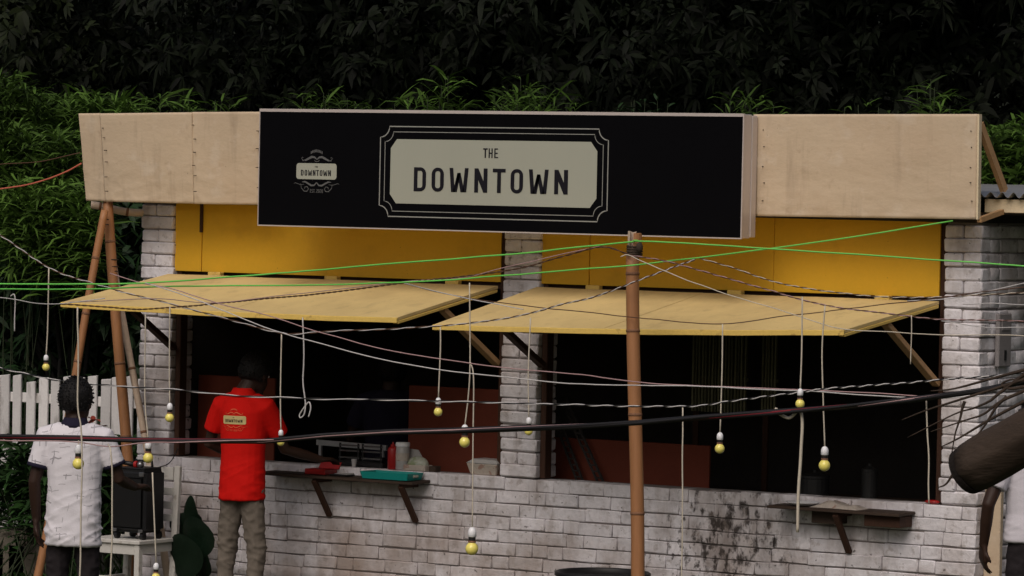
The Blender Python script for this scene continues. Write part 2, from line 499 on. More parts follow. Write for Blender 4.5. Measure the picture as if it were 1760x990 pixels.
def pillar(name, x0, x1, z0, z1, yback=True):
    p = part(MB().box((x0+IN, IN, z0), (x1-IN, .25-IN, z1)), name, M['mortar'], kiosk)
    wd = x1-x0; k = 0; z = z0+PITCH/2
    while z < z1:
        jit = random.uniform(-.007, .007)
        if k % 2 == 0:
            brick(random.choice(PSTR), ((x0+x1)/2+jit, .0625, z), p, sx=wd/.25)
            brick(random.choice(PSTR), ((x0+x1)/2+jit, .1875, z), p, sx=wd/.25, indiv=name == 'middle_pillar')
        else:
            s = wd*random.uniform(.45, .55)
            brick(random.choice(PSTRY), (x0+s/2+jit, .125, z), p, sx=s/.125)
            brick(random.choice(PSTRY), (x0+s+(wd-s)/2+jit, .125, z), p, sx=(wd-s)/.125)
        z += PITCH; k += 1
    return p
pillar('left_pillar', XL0, XL1, ZC, ZT)
pillar('middle_pillar', XM0, XM1, ZC, ZT)
pillar('right_pillar', XR0, XR1, ZC, ZT)
# right side wall, running back
sw = part(MB().box((XR1-.25+IN, .25, 0), (XR1-IN, 2.4, ZT)), 'side_wall', M['mortar'], kiosk)
k = 0
z = ZC - PITCH*7.5
while z < ZT:
    y = .25 if k % 2 else .25
    first = True
    while y < 1.15:
        L_ = .125 if (first and k % 2) else .25
        first = False
        brick(random.choice(PSTRY), (XR1-.0625, y+L_/2, z), sw, sy=L_/.25, indiv=y < .3 and z > .6)
        y += L_
    z += PITCH; k += 1
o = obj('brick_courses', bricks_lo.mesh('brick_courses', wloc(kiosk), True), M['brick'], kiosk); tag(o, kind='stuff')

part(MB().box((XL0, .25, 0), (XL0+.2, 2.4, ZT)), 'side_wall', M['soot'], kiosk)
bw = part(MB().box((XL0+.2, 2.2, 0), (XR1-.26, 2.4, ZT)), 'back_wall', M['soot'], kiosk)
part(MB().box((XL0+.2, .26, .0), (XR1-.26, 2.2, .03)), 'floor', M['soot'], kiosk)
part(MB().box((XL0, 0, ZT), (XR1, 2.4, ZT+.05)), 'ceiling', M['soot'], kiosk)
# maroon boards inside the openings
mr_ = [((300,640),(470,790)), ((703,660),(862,822)), ((930,752),(1218,845))]
for (a, b), Yd in zip(mr_, (.34, .36, .42)):
    p0 = P(a[0], a[1], Yd); p1 = P(b[0], b[1], Yd)
    zt = (p0.z + P(b[0], a[1]+12, Yd).z)/2
    x0 = max(p0.x, XL1-.02) if a[0] < 400 else p0.x
    part(MB().box((x0, Yd, .93), (p1.x, Yd+.018, zt)), 'back_board', M['maroon'], kiosk, bevel=.003)
# inner posts and jambs
for x0, x1 in ((XL1+.004, XL1+.044), (XM0-.044, XM0-.004), (XM1+.004, XM1+.044), (XR0-.044, XR0-.004)):
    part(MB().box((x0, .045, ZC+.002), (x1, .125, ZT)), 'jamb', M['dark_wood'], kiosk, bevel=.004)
ZH = 2.222
for x0, x1 in ((XL1, XM0), (XM1, XR0)):
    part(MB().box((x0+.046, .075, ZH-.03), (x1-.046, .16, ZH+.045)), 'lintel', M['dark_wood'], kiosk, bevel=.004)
# upper yellow panels (separate sheets with visible joints)
def ypanels(name, xs):
    for i in range(len(xs)-1):
        part(MB().box((xs[i]+.002, .028+.004*(i % 2), ZH+.016), (xs[i+1]-.002, .044, ZT+.05)), name, M['yellow'], kiosk, bevel=.002)
ypanels('yellow_panel', [P(301, 410, .03).x, P(347, 410, .03).x, P(861, 450, .03).x])
ypanels('yellow_panel', [P(931, 450, .03).x, P(1013, 450, .03).x, P(1330, 450, .03).x, P(1616, 450, .03).x])
# dark strip of wood peeling beside left panel joint
part(MB().box((P(344, 370, .02).x, .016, 2.50), (P(348.5, 370, .02).x, .026, 2.70)), 'batten', M['dark_wood'], kiosk)
# awnings
def awning(x0, x1, d, fl, fr, xs):
    a = thing_part('awning')
    FL, FR = P(fl[0], fl[1], -.012-d), P(fr[0], fr[1], -.012-d)
    def at(x, t, dz=0):
        u = (x-x0)/(x1-x0)
        f = FL.lerp(FR, u); h_ = Vector((x, -.012, ZH))
        p = h_.lerp(f, t)
        return p + Vector((0, 0, dz - .012*math.sin(math.pi*u)*t + .004*noise.noise((x*2.3, t*3, x0))))
    th = .018
    splits = [0.02, .52, 1.0]
    ex = [x0]+xs+[x1]
    for i in range(len(ex)-1):
        for j in range(2):
            m = MB()
            u0, u1 = ex[i]+.0015, ex[i+1]-.0015
            t0, t1 = splits[j]+.0012, splits[j+1]-.0012
            dz = random.uniform(-.0015, .0015)
            for k in range(8):
                ua, ub = lerp(u0, u1, k/8), lerp(u0, u1, (k+1)/8)
                m.hexa([at(ua,t0,dz-th), at(ub,t0,dz-th), at(ub,t1,dz-th), at(ua,t1,dz-th)], [at(ua,t0,dz), at(ub,t0,dz), at(ub,t1,dz), at(ua,t1,dz)])
            clean(m)
            part(m, 'sheet', M['awning'], a)
    e = MB()
    # frame battens
    for k in range(16):
        ua, ub = lerp(x0-.004, x1+.004, k/16), lerp(x0-.004, x1+.004, (k+1)/16)
        e.hexa([at(ua,.9995,-.030), at(ub,.9995,-.030), at(ub,1.012,-.030), at(ua,1.012,-.030)], [at(ua,.9995,.001), at(ub,.9995,.001), at(ub,1.012,.001), at(ua,1.012,.001)])
    clean(e)
    part(e, 'front_batten', M['awning_edge'], a, bevel=.002)
    for xx in (x0-.003, x1-.037):
        e = MB()
        e.hexa([at(xx,.03,-.040), at(xx+.04,.03,-.040), at(xx+.04,.995,-.040), at(xx,.995,-.040)],
               [at(xx,.03,-.0215), at(xx+.04,.03,-.0215), at(xx+.04,.995,-.0215), at(xx,.995,-.0215)])
        part(e, 'side_batten', M['awning_edge'], a, bevel=.002)
    for i in range(3):
        xx = x0 + (x1-x0)*(.14+.36*i)
        m = MB().box((xx-.05, -.02, ZH-.012), (xx+.05, .026, ZH+.018))
        part(m, 'hinge', M['awning_edge'], a, bevel=.003)
    for xx, mt in ((x0+.02, M['dark_wood']), (x1-.035, M['pale_wood'])):
        t = .53
        m = MB().beam((xx, .02, 1.72), at(xx, t, -.045), .035, .05, ref=(1,0,0))
        part(m, 'brace', mt, a, bevel=.003)
    return a
def thing_part(name):
    o = bpy.data.objects.new(name, None); COL.objects.link(o); o.parent = kiosk
    o.empty_display_size = .1
    return o
awning(XL1-.01, XM0-.008, 1.192, (107,519), (683,546), [-1.4])
awning(XM1+.008, XR0-.006, 1.218, (746,558), (1451,567), [1.42])
# fascia boards, tilted slightly outwards at the top on the left
def fascia(corners, Yb, Yt, th=.02, seed=0):
    """corners px: TL TR BR BL"""
    tl, tr, br, bl = [P(c[0], c[1], Yt if i < 2 else Yb) for i, c in enumerate(corners)]
    nx_, nz_ = 70, 36
    m = MB(); vv = []
    for j in range(nz_+1):
        for i in range(nx_+1):
            s, t = i/nx_, j/nz_
            p = (tl*(1-s)+tr*s)*(1-t)+(bl*(1-s)+br*s)*t
            q = noise.noise((p.x*3.1+seed, p.z*6, seed))*.004 + noise.noise((p.x*7+seed+p.z*3, p.z*20+p.x*3, 3))*.0032*max(.05, t-.25) - max(0, 1-6*abs(noise.noise((p.x*3+p.z*5+seed, p.z*9-p.x*2.5, 7))))*.0030*max(.0, t-.35)*2.2
            vv.append(p+Vector((0, q, 0)))
    nn = len(vv)
    m.v = [tuple(p) for p in vv]+[(p.x, p.y+th, p.z) for p in vv]
    for j in range(nz_):
        for i in range(nx_):
            a = j*(nx_+1)+i; b = a+1; c = a+nx_+2; d = a+nx_+1
            m.f.append((a, d, c, b)); m.f.append((a+nn, b+nn, c+nn, d+nn))
    edge = [i for i in range(nx_+1)] + [j*(nx_+1)+nx_ for j in range(1, nz_+1)] + [nz_*(nx_+1)+i for i in range(nx_-1, -1, -1)] + [j*(nx_+1) for j in range(nz_-1, 0, -1)]
    for i in range(len(edge)):
        a, b = edge[i], edge[(i+1) % len(edge)]
        m.f.append((a, b, b+nn, a+nn))
    return part(m, 'fascia_board', M['cream'], kiosk, smooth=True)
fascia([(135,195),(170.5,194.6),(180,346.2),(148,345)], -.34, -.40, seed=1)
fascia([(171.5,195),(329,193),(332.5,350),(181,346.5)], -.345, -.40, seed=2)
fascia([(330,192.5),(446,192),(450,352),(333.5,350.5)], -.35, -.39, seed=3)
fascia([(1295,196.5),(1680,196),(1677,377),(1298,371.5)], -.345, -.36, seed=8)
p0 = P(1680, 196, -.37); p1 = P(1677, 377, -.36)
part(MB().beam((p0.x+.006, -.352, p0.z), (p1.x+.006, -.338, p1.z), .035, .012, ref=(1,0,0)), 'edge_strip', M['cream_edge'], kiosk)
for pxs, n_ in ((174, 6), (331.5, 6), (1310, 5), (1668, 5), (440, 4)):
    for i in range(n_):
        ny = lerp(206, 336 if pxs < 1000 else 362, (i+.5)/n_+random.uniform(-.03, .03))
        p = P(pxs+random.uniform(-2, 2)+(9 if pxs < 300 else 1)*(ny-195)/150, ny, -.405 if pxs < 1000 else -.365)
        part(MB().tube([p, p+Vector((0, .03, 0))], .0028, 6), 'nail', M['rope'], kiosk)
# timber behind fascia, brace to the roof
for xx in (-2.9, -1.2, .5, 2.2, 3.25):
    part(MB().beam((xx, -.315, 2.72), (xx, -.325, 3.22), .05, .03, ref=(1,0,0)), 'fascia_post', M['pale_wood'], kiosk)
    part(MB().beam((xx, -.32, 2.735), (xx, .1, 2.735), .05, .04), 'fascia_arm', M['pale_wood'], kiosk)
a = P(1684, 213, -.33); b = P(1726, 328, -.03)
part(MB().beam(a, b, .03, .045), 'roof_brace', M['pale_wood'], kiosk)
a = P(1683, 378, -.33); b = P(1722, 364, -.06)
part(MB().beam(a, b, .03, .03), 'roof_brace', M['pale_wood'], kiosk)
# corrugated tin roof
r = MB(); pit = .075; nxx = int((4.6+3.25)/pit*8)
for i in range(nxx+1):
    x = -3.15 + pit*i/8
    dz = .016*math.sin(2*math.pi*i/8)
    for (y, z) in ((-.10, 2.862), (2.9, 2.62+.3)):
        r.v.append((x, y, z+dz)); r.v.append((x, y, z+dz-.003))
for i in range(nxx):
    a = i*4; b = a+4
    r.f += [(a, b, b+2, a+2), (a+1, a+3, b+3, b+1), (a, a+1, b+1, b), (a+2, b+2, b+3, a+3)]
part(r, 'roof', M['tin'], kiosk, smooth=False)
part(MB().box((XR1+.03, -.05, 2.755), (4.68, -.025, 2.835)), 'eaves_board', M['cream_edge'], kiosk, bevel=.003)
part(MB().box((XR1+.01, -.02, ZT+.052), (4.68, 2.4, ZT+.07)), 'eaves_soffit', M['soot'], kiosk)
# cream door plank standing at the side wall
a = P(1693, 990, .12); b = P(1711, 800, .12)
part(MB().box((XR1+.004, .10, 0), (XR1+.11, .14, 1.16)), 'door_post', M['cream'], kiosk, bevel=.004)
# shelves
def shelf(x0, x1, y0, z, brs, name='counter_shelf'):
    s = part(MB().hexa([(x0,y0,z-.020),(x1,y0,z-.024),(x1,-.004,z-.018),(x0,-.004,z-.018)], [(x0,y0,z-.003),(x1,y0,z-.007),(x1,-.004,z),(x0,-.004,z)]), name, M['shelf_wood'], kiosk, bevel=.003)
    for bx in brs:
        part(MB().beam((bx, y0+.03, z-.035), (bx, -.005, z-.275), .026, .038, ref=(1,0,0)), 'bracket', M['dark_wood'], s, bevel=.003)
        part(MB().box((bx-.014, y0+.03, z-.050), (bx+.014, -.004, z-.026)), 'bracket_arm', M['dark_wood'], s)
    return s
SY = -.22
ZS = ZC-.048
x0 = P(440, 815, SY).x; x1 = P(708, 824, SY).x
shelf(x0, x1, SY, ZS, [P(533, 830, SY).x+.01, P(684, 838, SY).x])
x0b = P(1318, 862, SY).x; x1b = P(1545, 885, SY).x
s2 = shelf(x0b, x1b, SY, ZS-.001, [P(1432, 890, SY).x])
part(MB().box((x0b+.26, SY+.09, ZS-.10), (x0b+.44, -.004, ZS-.028)), 'drawer_box', M['shelf_wood'], s2, bevel=.003)
part(MB().box((x1b-.26, SY+.05, ZS-.095), (x1b-.02, -.004, ZS-.028)), 'drawer_box', M['dark_wood'], s2, bevel=.003)
print('individual bricks', NB[0])

# switch box on the side wall
b0 = MB().box((XR1+.001, .19, 1.83), (XR1+.03, .36, 2.15))
sb = thing('switch_box', 'grey painted switch box fixed to the side of the right brick pillar', 'switch box', (XR1, .27, 1.83))
part(b0, 'case', M['grey_box'], sb, bevel=.006)
part(MB().box((XR1+.0305, .22, 2.05), (XR1+.036, .33, 2.12)), 'cover_plate', M['grey_box'], sb)
part(MB().box((XR1+.0305, .262, 1.87), (XR1+.038, .282, 1.93)), 'switch', M['black_plastic'], sb)

# ------------------------------------------------------------------ sign
YS = -.535
sT, sB = 3.312, 2.566
sx0, sx1 = P(445, 290, YS).x, P(1276, 300, YS).x
sign = thing('sign_board', 'long black lightbox sign with pale plate reading THE DOWNTOWN', 'sign', ((sx0+sx1)/2, -.45, sB))
part(MB().box((sx0, YS+.012, sB), (sx1, YS+.105, sT)), 'cabinet', M['alu'], sign, bevel=.004)
part(MB().box((sx0+.01, YS+.1055, sB+.006), (sx1+.004, -.365, sT-.006)), 'back_frame', M['alu'], sign, bevel=.004)
part(MB().box((sx0+.004, YS+.002, sB+.004), (sx1-.004, YS+.0115, sT-.016)), 'face', M['sign_black'], sign)
for a, b in (((sx0,YS-.002,sT-.015),(sx1,YS+.0115,sT+.004)), ((sx0,YS-.002,sB-.004),(sx1,YS+.0115,sB+.003)),
             ((sx0-.002,YS-.0025,sB-.003),(sx0+.003,YS+.0115,sT+.003)), ((sx1-.003,YS-.0025,sB-.003),(sx1+.004,YS+.0115,sT+.003))):
    part(MB().box(a, b), 'frame_edge', M['alu'], sign)

def ribbon(mb, pts2, wd, y, closed=False):
    """flat ribbon along (x, z) points in the plane y (thin solid)"""
    n = len(pts2)
    L_, R_ = [], []
    for i in range(n):
        if closed: a, b = pts2[i-1], pts2[(i+1) % n]
        else: a, b = pts2[max(i-1, 0)], pts2[min(i+1, n-1)]
        dx, dz = b[0]-a[0], b[1]-a[1]; l = math.hypot(dx, dz) or 1
        w_ = wd[i] if isinstance(wd, (list, tuple)) else wd
        nx_, nz_ = -dz/l*w_/2, dx/l*w_/2
        L_.append((pts2[i][0]+nx_, pts2[i][1]+nz_)); R_.append((pts2[i][0]-nx_, pts2[i][1]-nz_))
    o = len(mb.v)
    for p in L_+R_: mb.v.append((p[0], y, p[1]))
    for i in range(n if closed else n-1):
        j = (i+1) % n
        mb.f.append((o+i, o+j, o+n+j, o+n+i))

def poly(mb, pts2, y):
    o = len(mb.v)
    for p in pts2: mb.v.append((p[0], y, p[1]))
    mb.f.append(tuple(range(o, o+len(pts2))))

def rrect(x0, z0, x1, z1, r, n=5):
    """rounded rectangle, r: radii for (bl, br, tr, tl)"""
    if not isinstance(r, (list, tuple)): r = [r]*4
    o = []
    for (cx, cz, a0), rr in zip(((x0, z0, 180), (x1, z0, 270), (x1, z1, 0), (x0, z1, 90)), r):
        sx_ = 1 if cx == x0 else -1; sz_ = 1 if cz == z0 else -1
        for k in range(n+1):
            a = rad(a0+90*k/n)
            o.append((cx+sx_*rr+rr*math.cos(a), cz+sz_*rr+rr*math.sin(a)))
    return o

def ring(mb, outer, inner, y):
    o = len(mb.v); n = len(outer)
    for p in outer+inner: mb.v.append((p[0], y, p[1]))
    for i in range(n):
        j = (i+1) % n
        mb.f.append((o+i, o+j, o+n+j, o+n+i))

def glyph(ch, x0, z0, x1, z1, y, sw=None):
    """bold condensed capitals built from strokes"""
    m = MB(); w_ = x1-x0; h_ = z1-z0
    s = sw or w_*.30
    t = s*.80
    def q(*pts): poly(m, [(x0+p[0], z0+p[1]) for p in pts], y)
    if ch in 'DO0':
        R = w_*.46; r2 = max(R-s, w_*.10)
        ro = [0.0005 if ch == 'D' else R, R, R, 0.0005 if ch == 'D' else R]
        ri = [0.0004 if ch == 'D' else r2, r2, r2, 0.0004 if ch == 'D' else r2]
        ring(m, rrect(x0, z0, x1, z1, ro), rrect(x0+s, z0+t, x1-s, z1-t, ri), y)
    elif ch == 'N':
        q((0,0),(s,0),(s,h_),(0,h_)); q((w_-s,0),(w_,0),(w_,h_),(w_-s,h_))
        q((s,h_*.999),(s,h_*.52),(w_-s,h_*.001),(w_-s,h_*.48))
    elif ch == 'W':
        s2 = w_*.19; c = w_/2
        q((w_*.10,0),(w_*.10+s2*1.05,0),(s2,h_),(0,h_))
        q((w_*.90-s2*1.05,0),(w_*.90,0),(w_,h_),(w_-s2,h_))
        q((w_*.10+s2*1.05,0),(w_*.10+s2*1.05+.001,h_*.03),(c+s2*.42,h_*.80),(c-s2*.42,h_*.80))
        q((w_*.10+s2*.5,0),(w_*.10+s2*1.6,0),(c+s2*.45,h_*.79),(c-s2*.45,h_*.79))
        q((w_*.90-s2*1.6,0),(w_*.90-s2*.5,0),(c+s2*.45,h_*.79),(c-s2*.45,h_*.79))
    elif ch == 'T':
        q((0,h_-t),(w_,h_-t),(w_,h_),(0,h_)); q((w_/2-s/2,0),(w_/2+s/2,0),(w_/2+s/2,h_-t),(w_/2-s/2,h_-t))
    elif ch == 'H':
        q((0,0),(s,0),(s,h_),(0,h_)); q((w_-s,0),(w_,0),(w_,h_),(w_-s,h_)); q((s,h_/2-t/2),(w_-s,h_/2-t/2),(w_-s,h_/2+t/2),(s,h_/2+t/2))
    elif ch == 'E':
        q((0,0),(s,0),(s,h_),(0,h_))
        for zz in (0, h_/2-t/2, h_-t): q((s,zz),(w_*(.9 if zz else 1),zz),(w_*(.9 if zz else 1),zz+t),(s,zz+t))
    elif ch in 'S2':
        f = (lambda v: w_-v) if ch == '2' else (lambda v: v)
        for zz in (0, h_/2-t/2, h_-t): q((0,zz),(w_,zz),(w_,zz+t),(0,zz+t))
        q((f(0),h_/2),(f(s),h_/2),(f(s),h_-t/2),(f(0),h_-t/2)); q((f(w_-s),t/2),(f(w_),t/2),(f(w_),h_/2),(f(w_-s),h_/2))
    elif ch == '.':
        q((0,0),(s,0),(s,t),(0,t))
    return m

def concave(x0, z0, x1, z1, r, n=7):
    o = []
    for (cx, cz, a0) in ((x0, z0, 90), (x1, z0, 180), (x1, z1, 270), (x0, z1, 0)):
        for k in range(n+1):
            a = rad(a0-90*k/n)
            o.append((cx+r*math.cos(a), cz+r*math.sin(a)))
    return o
# ornamental double line, plate, letters (all laid out in metres on the sign's face)
fx0, fx1 = P(653, 290, YS).x, P(1044.5, 300, YS).x
fz1, fz0 = P(850, 219.5, YS).z, P(850, 376.5, YS).z
b = MB(); ribbon(b, concave(fx0, fz0, fx1, fz1, .068), .0068, YS, True)
part(b, 'border_line', M['line'], sign)
b = MB(); ribbon(b, concave(fx0+.036, fz0+.034, fx1-.036, fz1-.034, .062), .0042, YS, True)
part(b, 'border_line', M['line'], sign)
px0, px1 = P(671, 295, YS).x, P(1026, 300, YS).x
pz1, pz0 = P(850, 241.5, YS).z, P(850, 353.5, YS).z
c_ = .046
b = MB(); poly(b, [(px0+c_,pz0),(px1-c_,pz0),(px1,pz0+c_*1.25),(px1,pz1-c_*1.25),(px1-c_,pz1),(px0+c_,pz1),(px0,pz1-c_*1.25),(px0,pz0+c_*1.25)], YS-.001)
part(b, 'name_plate', M['sign_plate'], sign)
pl = sign.children[-1]
lz1, lz0 = P(845, 289.8, YS).z, P(845, 331.5, YS).z
for ch, a, c in (('D',300,388),('O',428,516),('W',556,693),('N',736,830),('T',868,960),('O',997,1087),('W',1128,1270),('N',1312,1410)):
    xa = P(640+a/4.19, 310, YS).x; xb = P(640+c/4.19, 310, YS).x
    part(glyph(ch, xa, lz0, xb, lz1, YS-.003), 'letter', M['letter'], pl)
tz1, tz0 = P(843, 255, YS).z, P(843, 271.5, YS).z
for ch, a, c in (('T',799,832),('H',839,868),('E',880,908)):
    xa = P(640+a/4.19, 262, YS).x; xb = P(640+c/4.19, 262, YS).x
    part(glyph(ch, xa, tz0, xb, tz1, YS-.003), 'letter', M['letter'], pl)

def logo(put, W_, plate_m, letter_m, line_m):
    """small emblem, W_ wide, centred on 0,0 in (x,z). put(mb, name, mat)"""
    u = W_/69.0
    def X(px): return (px-545)*u*1.0
    def Z(py): return (294.5-py)*u*.90
    m = MB(); poly(m, rrect(X(510), Z(307), X(579), Z(282), 4*u), 0); put(m, 'emblem_plate', plate_m, .0010)
    m = MB()
    xs = [(518,522.5),(524.3,528.8),(530.3,537.2),(538.6,543),(544.4,549),(550.4,555),(556.4,563.4),(564.8,569.6)]
    for ch, (a, c) in zip('DOWNTOWN', xs):
        g_ = glyph(ch, X(a), Z(301.5), X(c), Z(292.5), 0, sw=(1.6*u if ch != 'W' else None)); m.add(g_.v, g_.f)
    for ch, a in zip('THE', (541.6, 543.6, 545.6)):
        g_ = glyph(ch, X(a), Z(288.8), X(a+1.5), Z(286), 0); m.add(g_.v, g_.f)
    put(m, 'emblem_name', letter_m, .0020)
    m = MB()
    for s in (-1, 1):
        def R_(pts, wd): ribbon(m, [(s*(p[0]-545)*u, Z(p[1])) for p in pts], [x*u for x in wd], 0)
        R_([(545,276),(549,272.5),(554,272),(560,275),(565,277.5),(570,278)], [1.2,2.6,3.2,3.0,2.4,.6])      # upper wing
        R_([(565,278.5),(570,276.5),(571.5,274),(570,272.5),(568,273.5)], [.5,.8,.8,.7,.5])
        R_([(545,312),(549,316.5),(554,316.8),(560,313.5),(565,311),(570,311.5)], [1.2,2.2,2.6,2.4,2.2,.6])   # lower wing
        R_([(572,314),(571,321),(566,326),(561,326),(558.5,322),(561,318.6),(565,319.5),(565.5,322.5)], [.4,.9,1.1,1.1,1.0,.9,.9,.8])
        R_([(566,315),(572,316),(577,314.5),(582,313),(584,314.5)], [.4,.7,.7,.6,.4])
        R_([(545,279.5),(548,278.5),(549.5,276.5)], [.8,.9,.6])
    # arched band of tiny lettering
    for k in range(9):
        t = (k-4)/4.0
        cx = 544.3+t*9.2; cy = 262.4+1.9*t*t*1.4
        ribbon(m, [((cx-545)*u, Z(cy+2.0)), ((cx-545+.1*t)*u, Z(cy-2.0))], 1.5*u, 0)
    put(m, 'flourish', line_m, .0010, True)
    m = MB()
    for ch, a in zip('EST.2020', (534.2, 537, 539.8, 542.5, 545, 548, 551, 554)):
        g_ = glyph(ch, X(a), Z(328), X(a+2.3), Z(322.6), 0); m.add(g_.v, g_.f)
    put(m, 'emblem_date', line_m, .0012)
lc = P(544.5, 294.5, YS)
emb = obj('emblem', None, None, sign); emb.empty_display_size = .05
def put_sign(m, name, mt, lift, st=False):
    mm = MB(); mm.v = [(v[0]+lc.x, YS-lift, v[2]+lc.z) for v in m.v]; mm.f = m.f
    o_ = part(mm, name, mt, emb)
    if st: o_['kind'] = 'stuff'
logo(put_sign, P(579, 295, YS).x-P(510, 295, YS).x, M['sign_plate'], M['letter'], M['emblem'])

# ------------------------------------------------------------------ bamboo
def bamboo(name, label, a, b, r0, r1, nodes, mt, top='cut', group=None):
    a = Vector(a); b = Vector(b)
    t = thing(name, label, 'bamboo pole', a if a.z < b.z else b, group)
    N_ = 40; pts, rr = [], []
    sag = (b-a).orthogonal().normalized()*.012
    for i in range(N_+1):
        s = i/N_
        pts.append(a.lerp(b, s)+sag*math.sin(s*5.1))
        rr.append(r0+(r1-r0)*s)
    part(MB().tube(pts, rr, 14), 'culm', mt, t, smooth=True)
    for s in nodes:
        i = s*N_; k = min(int(i), N_-1)
        c = pts[k].lerp(pts[k+1], i-k); d = (b-a).normalized()
        R = r0+(r1-r0)*s
        part(MB().tube([c-d*.010, c-d*.004, c+d*.002, c+d*.008], [R*1.01, R*1.09, R*1.05, R*1.01], 14), 'node', M['bamboo_node'], t, smooth=True)
    return t
YP = -1.62
pt = P(1090.5, 440, YP); pb = P(1093, 990, YP)
d = (pb-pt).normalized(); foot = pt + d*((0-pt.z)/d.z)
H_ = pt.z
def tt(py): return P(1090, py, YP).z/H_
pole = bamboo('bamboo_pole', 'upright bamboo pole with split top standing before the right awning', foot, pt, .041, .039,
              [.14, tt(882), tt(712), tt(568), tt(470)], M['bamboo'])
for s, top in ((-1, 399), (1, 402)):
    c0 = pt; zt = P(1090, top, YP).z
    vs_ = []
    m = MB()
    for zz in (pt.z-.01, zt):
        for k in range(7):
            an = rad(-78+156*k/6) + (0 if s > 0 else math.pi)
            vs_.append((c0.x+.038*math.cos(an)+s*.004, c0.y+.038*math.sin(an), zz + (random.uniform(-.006, .008) if zz > pt.z else 0)))
        for k in range(6, -1, -1):
            an = rad(-70+140*k/6) + (0 if s > 0 else math.pi)
            vs_.append((c0.x+.028*math.cos(an)+s*.004, c0.y+.028*math.sin(an), zz))
    n = 14
    m.add(vs_, [tuple(range(n-1, -1, -1)), tuple(range(n, 2*n))]+[(k, (k+1) % n, n+(k+1) % n, n+k) for k in range(n)])
    part(m, 'prong', M['bamboo_pale' if s < 0 else 'bamboo'], pole, smooth=False)
m = MB()
for q in range(5):
    zz = P(1090, 424+q*4, YP).z
    m.tube([(pt.x+.043*math.cos(a_*.5236), pt.y+.043*math.sin(a_*.5236), zz+.002*math.sin(a_+q)) for a_ in range(13)], .0065, 5, cap=False)
o = part(m, 'rope_lashing', M['rope'], pole)
part(MB().ell(P(1099, 425, YP-.05), (.02,.02,.03)), 'rope_knot', M['rope'], pole, smooth=True)

YA = -.28
a0 = P(188, 345, YA); a1 = P(217, 800, YA); d = (a1-a0).normalized(); f0 = a0 + d*((0-a0.z)/d.z)
bp = bamboo('bamboo_pole', 'thick bamboo prop under the left end of the cream fascia board', f0, a0, .038, .034, [.2, .42, .60, .77, .9], M['bamboo'])
for py in (458, 466, 446):
    c = P(194, py, YA); m = MB().tube([(c.x+.037*math.cos(k*.5236), c.y+.037*math.sin(k*.5236), c.z) for k in range(13)], .004, 5, cap=False)
    part(m, 'rope_lashing', M['rope'], bp)
a0 = P(183, 362, YA-.10); a1 = P(128, 652, YA-.28); d = (a1-a0).normalized(); f1 = a0 + d*((0-a0.z)/d.z)
bp = bamboo('bamboo_pole', 'slanting bamboo strut lashed to the prop near the picket fence', f1, a0, .029, .025, [.25, .46, .62, .74, .88], M['bamboo'])
for py in (377, 386):
    c = P(179, py, YA-.10); m = MB().tube([(c.x+.028*math.cos(k*.5236), c.y+.028*math.sin(k*.5236), c.z) for k in range(13)], .004, 5, cap=False)
    part(m, 'rope_lashing', M['rope'], bp)
a0 = P(196, 440, YA+.16); a1 = P(233, 665, YA+.10); d = (a1-a0).normalized(); f2 = a0 + d*((0-a0.z)/d.z)
bamboo('bamboo_pole', 'thin pale bamboo cane leaning behind the thick prop', f2, a0, .026, .022, [.3, .5, .68, .85], M['bamboo_pale'])
a0 = P(156, 354, -.19); a1 = P(246, 366, .02)
bamboo('bamboo_rail', 'short pale bamboo rail jutting from the left brick pillar', a1, a0, .026, .026, [.3, .82], M['bamboo_pale'])

# ------------------------------------------------------------------ wires
GW = 'wires strung across the yard'
def wpts(pts, n=7):
    q = []
    for p in pts: q.append(P(p[0], p[1], p[2] if len(p) > 2 else -1.75))
    if pts[0][0] <= -50: q.insert(0, q[0]+(q[0]-q[1]).normalized()*2.5)
    if pts[-1][0] >= 1850: q.append(q[-1]+(q[-1]-q[-2]).normalized()*2.5)
    o_ = spline(q, n)
    return [v+noise.noise_vector(v*2.3)*.006+noise.noise_vector(v*7)*.003 for v in o_]
def wire(label, pts, r, m, name='wire', cat='wire', n=6):
    p = wpts(pts, n); mb = MB().tube(p, r, 6)
    return solo(mb, name, m, label, cat, min(p, key=lambda v: v.z), smooth=True)
def strands(label, pts, r, mats, pitch=.09, amp=None, name='twisted_wire', cat='wire', fl=1.0):
    p = wpts(pts, 6)
    # resample
    L_ = [0]
    for i in range(1, len(p)): L_.append(L_[-1]+(p[i]-p[i-1]).length)
    tot = L_[-1]; n = int(tot/pitch*8); res_ = []; k = 0
    for i in range(n+1):
        s = tot*i/n
        while k < len(L_)-2 and L_[k+1] < s: k += 1
        res_.append((s, p[k].lerp(p[k+1], (s-L_[k])/max(L_[k+1]-L_[k], 1e-6))))
    t = thing(name, label, cat, min(p, key=lambda v: v.z))
    amp = amp or r*1.05
    for j, m in enumerate(mats):
        pts_ = []
        for i, (s, c) in enumerate(res_):
            d = (res_[min(i+1, n)][1]-res_[max(i-1, 0)][1]).normalized()
            u = d.cross(Vector((0,0,1))).normalized(); v = u.cross(d)
            a = 2*math.pi*(s/pitch*(1+.15*math.sin(s*.7)) + j/len(mats))
            pts_.append(c+u*math.cos(a)*amp+v*math.sin(a)*amp*fl)
        part(MB().tube(pts_, r[j] if isinstance(r, list) else r, 5), 'strand', M[m], t, smooth=True)
    return t
YW = -1.75
wire('taut green rope tied to the split top of the bamboo pole', [(-120,489,-2.2),(120,488,-2.1),(250,487,-2),(410,475,-1.9),(560,462,-1.8),(880,437,-1.7),(1082,415,-1.67),(1100,414,-1.67),(1300,426,-1.5),(1640,449,-1.2),(1760,458,-1.1),(1900,466,-1)], .0052, M['green_rope'], 'green_rope', 'rope')
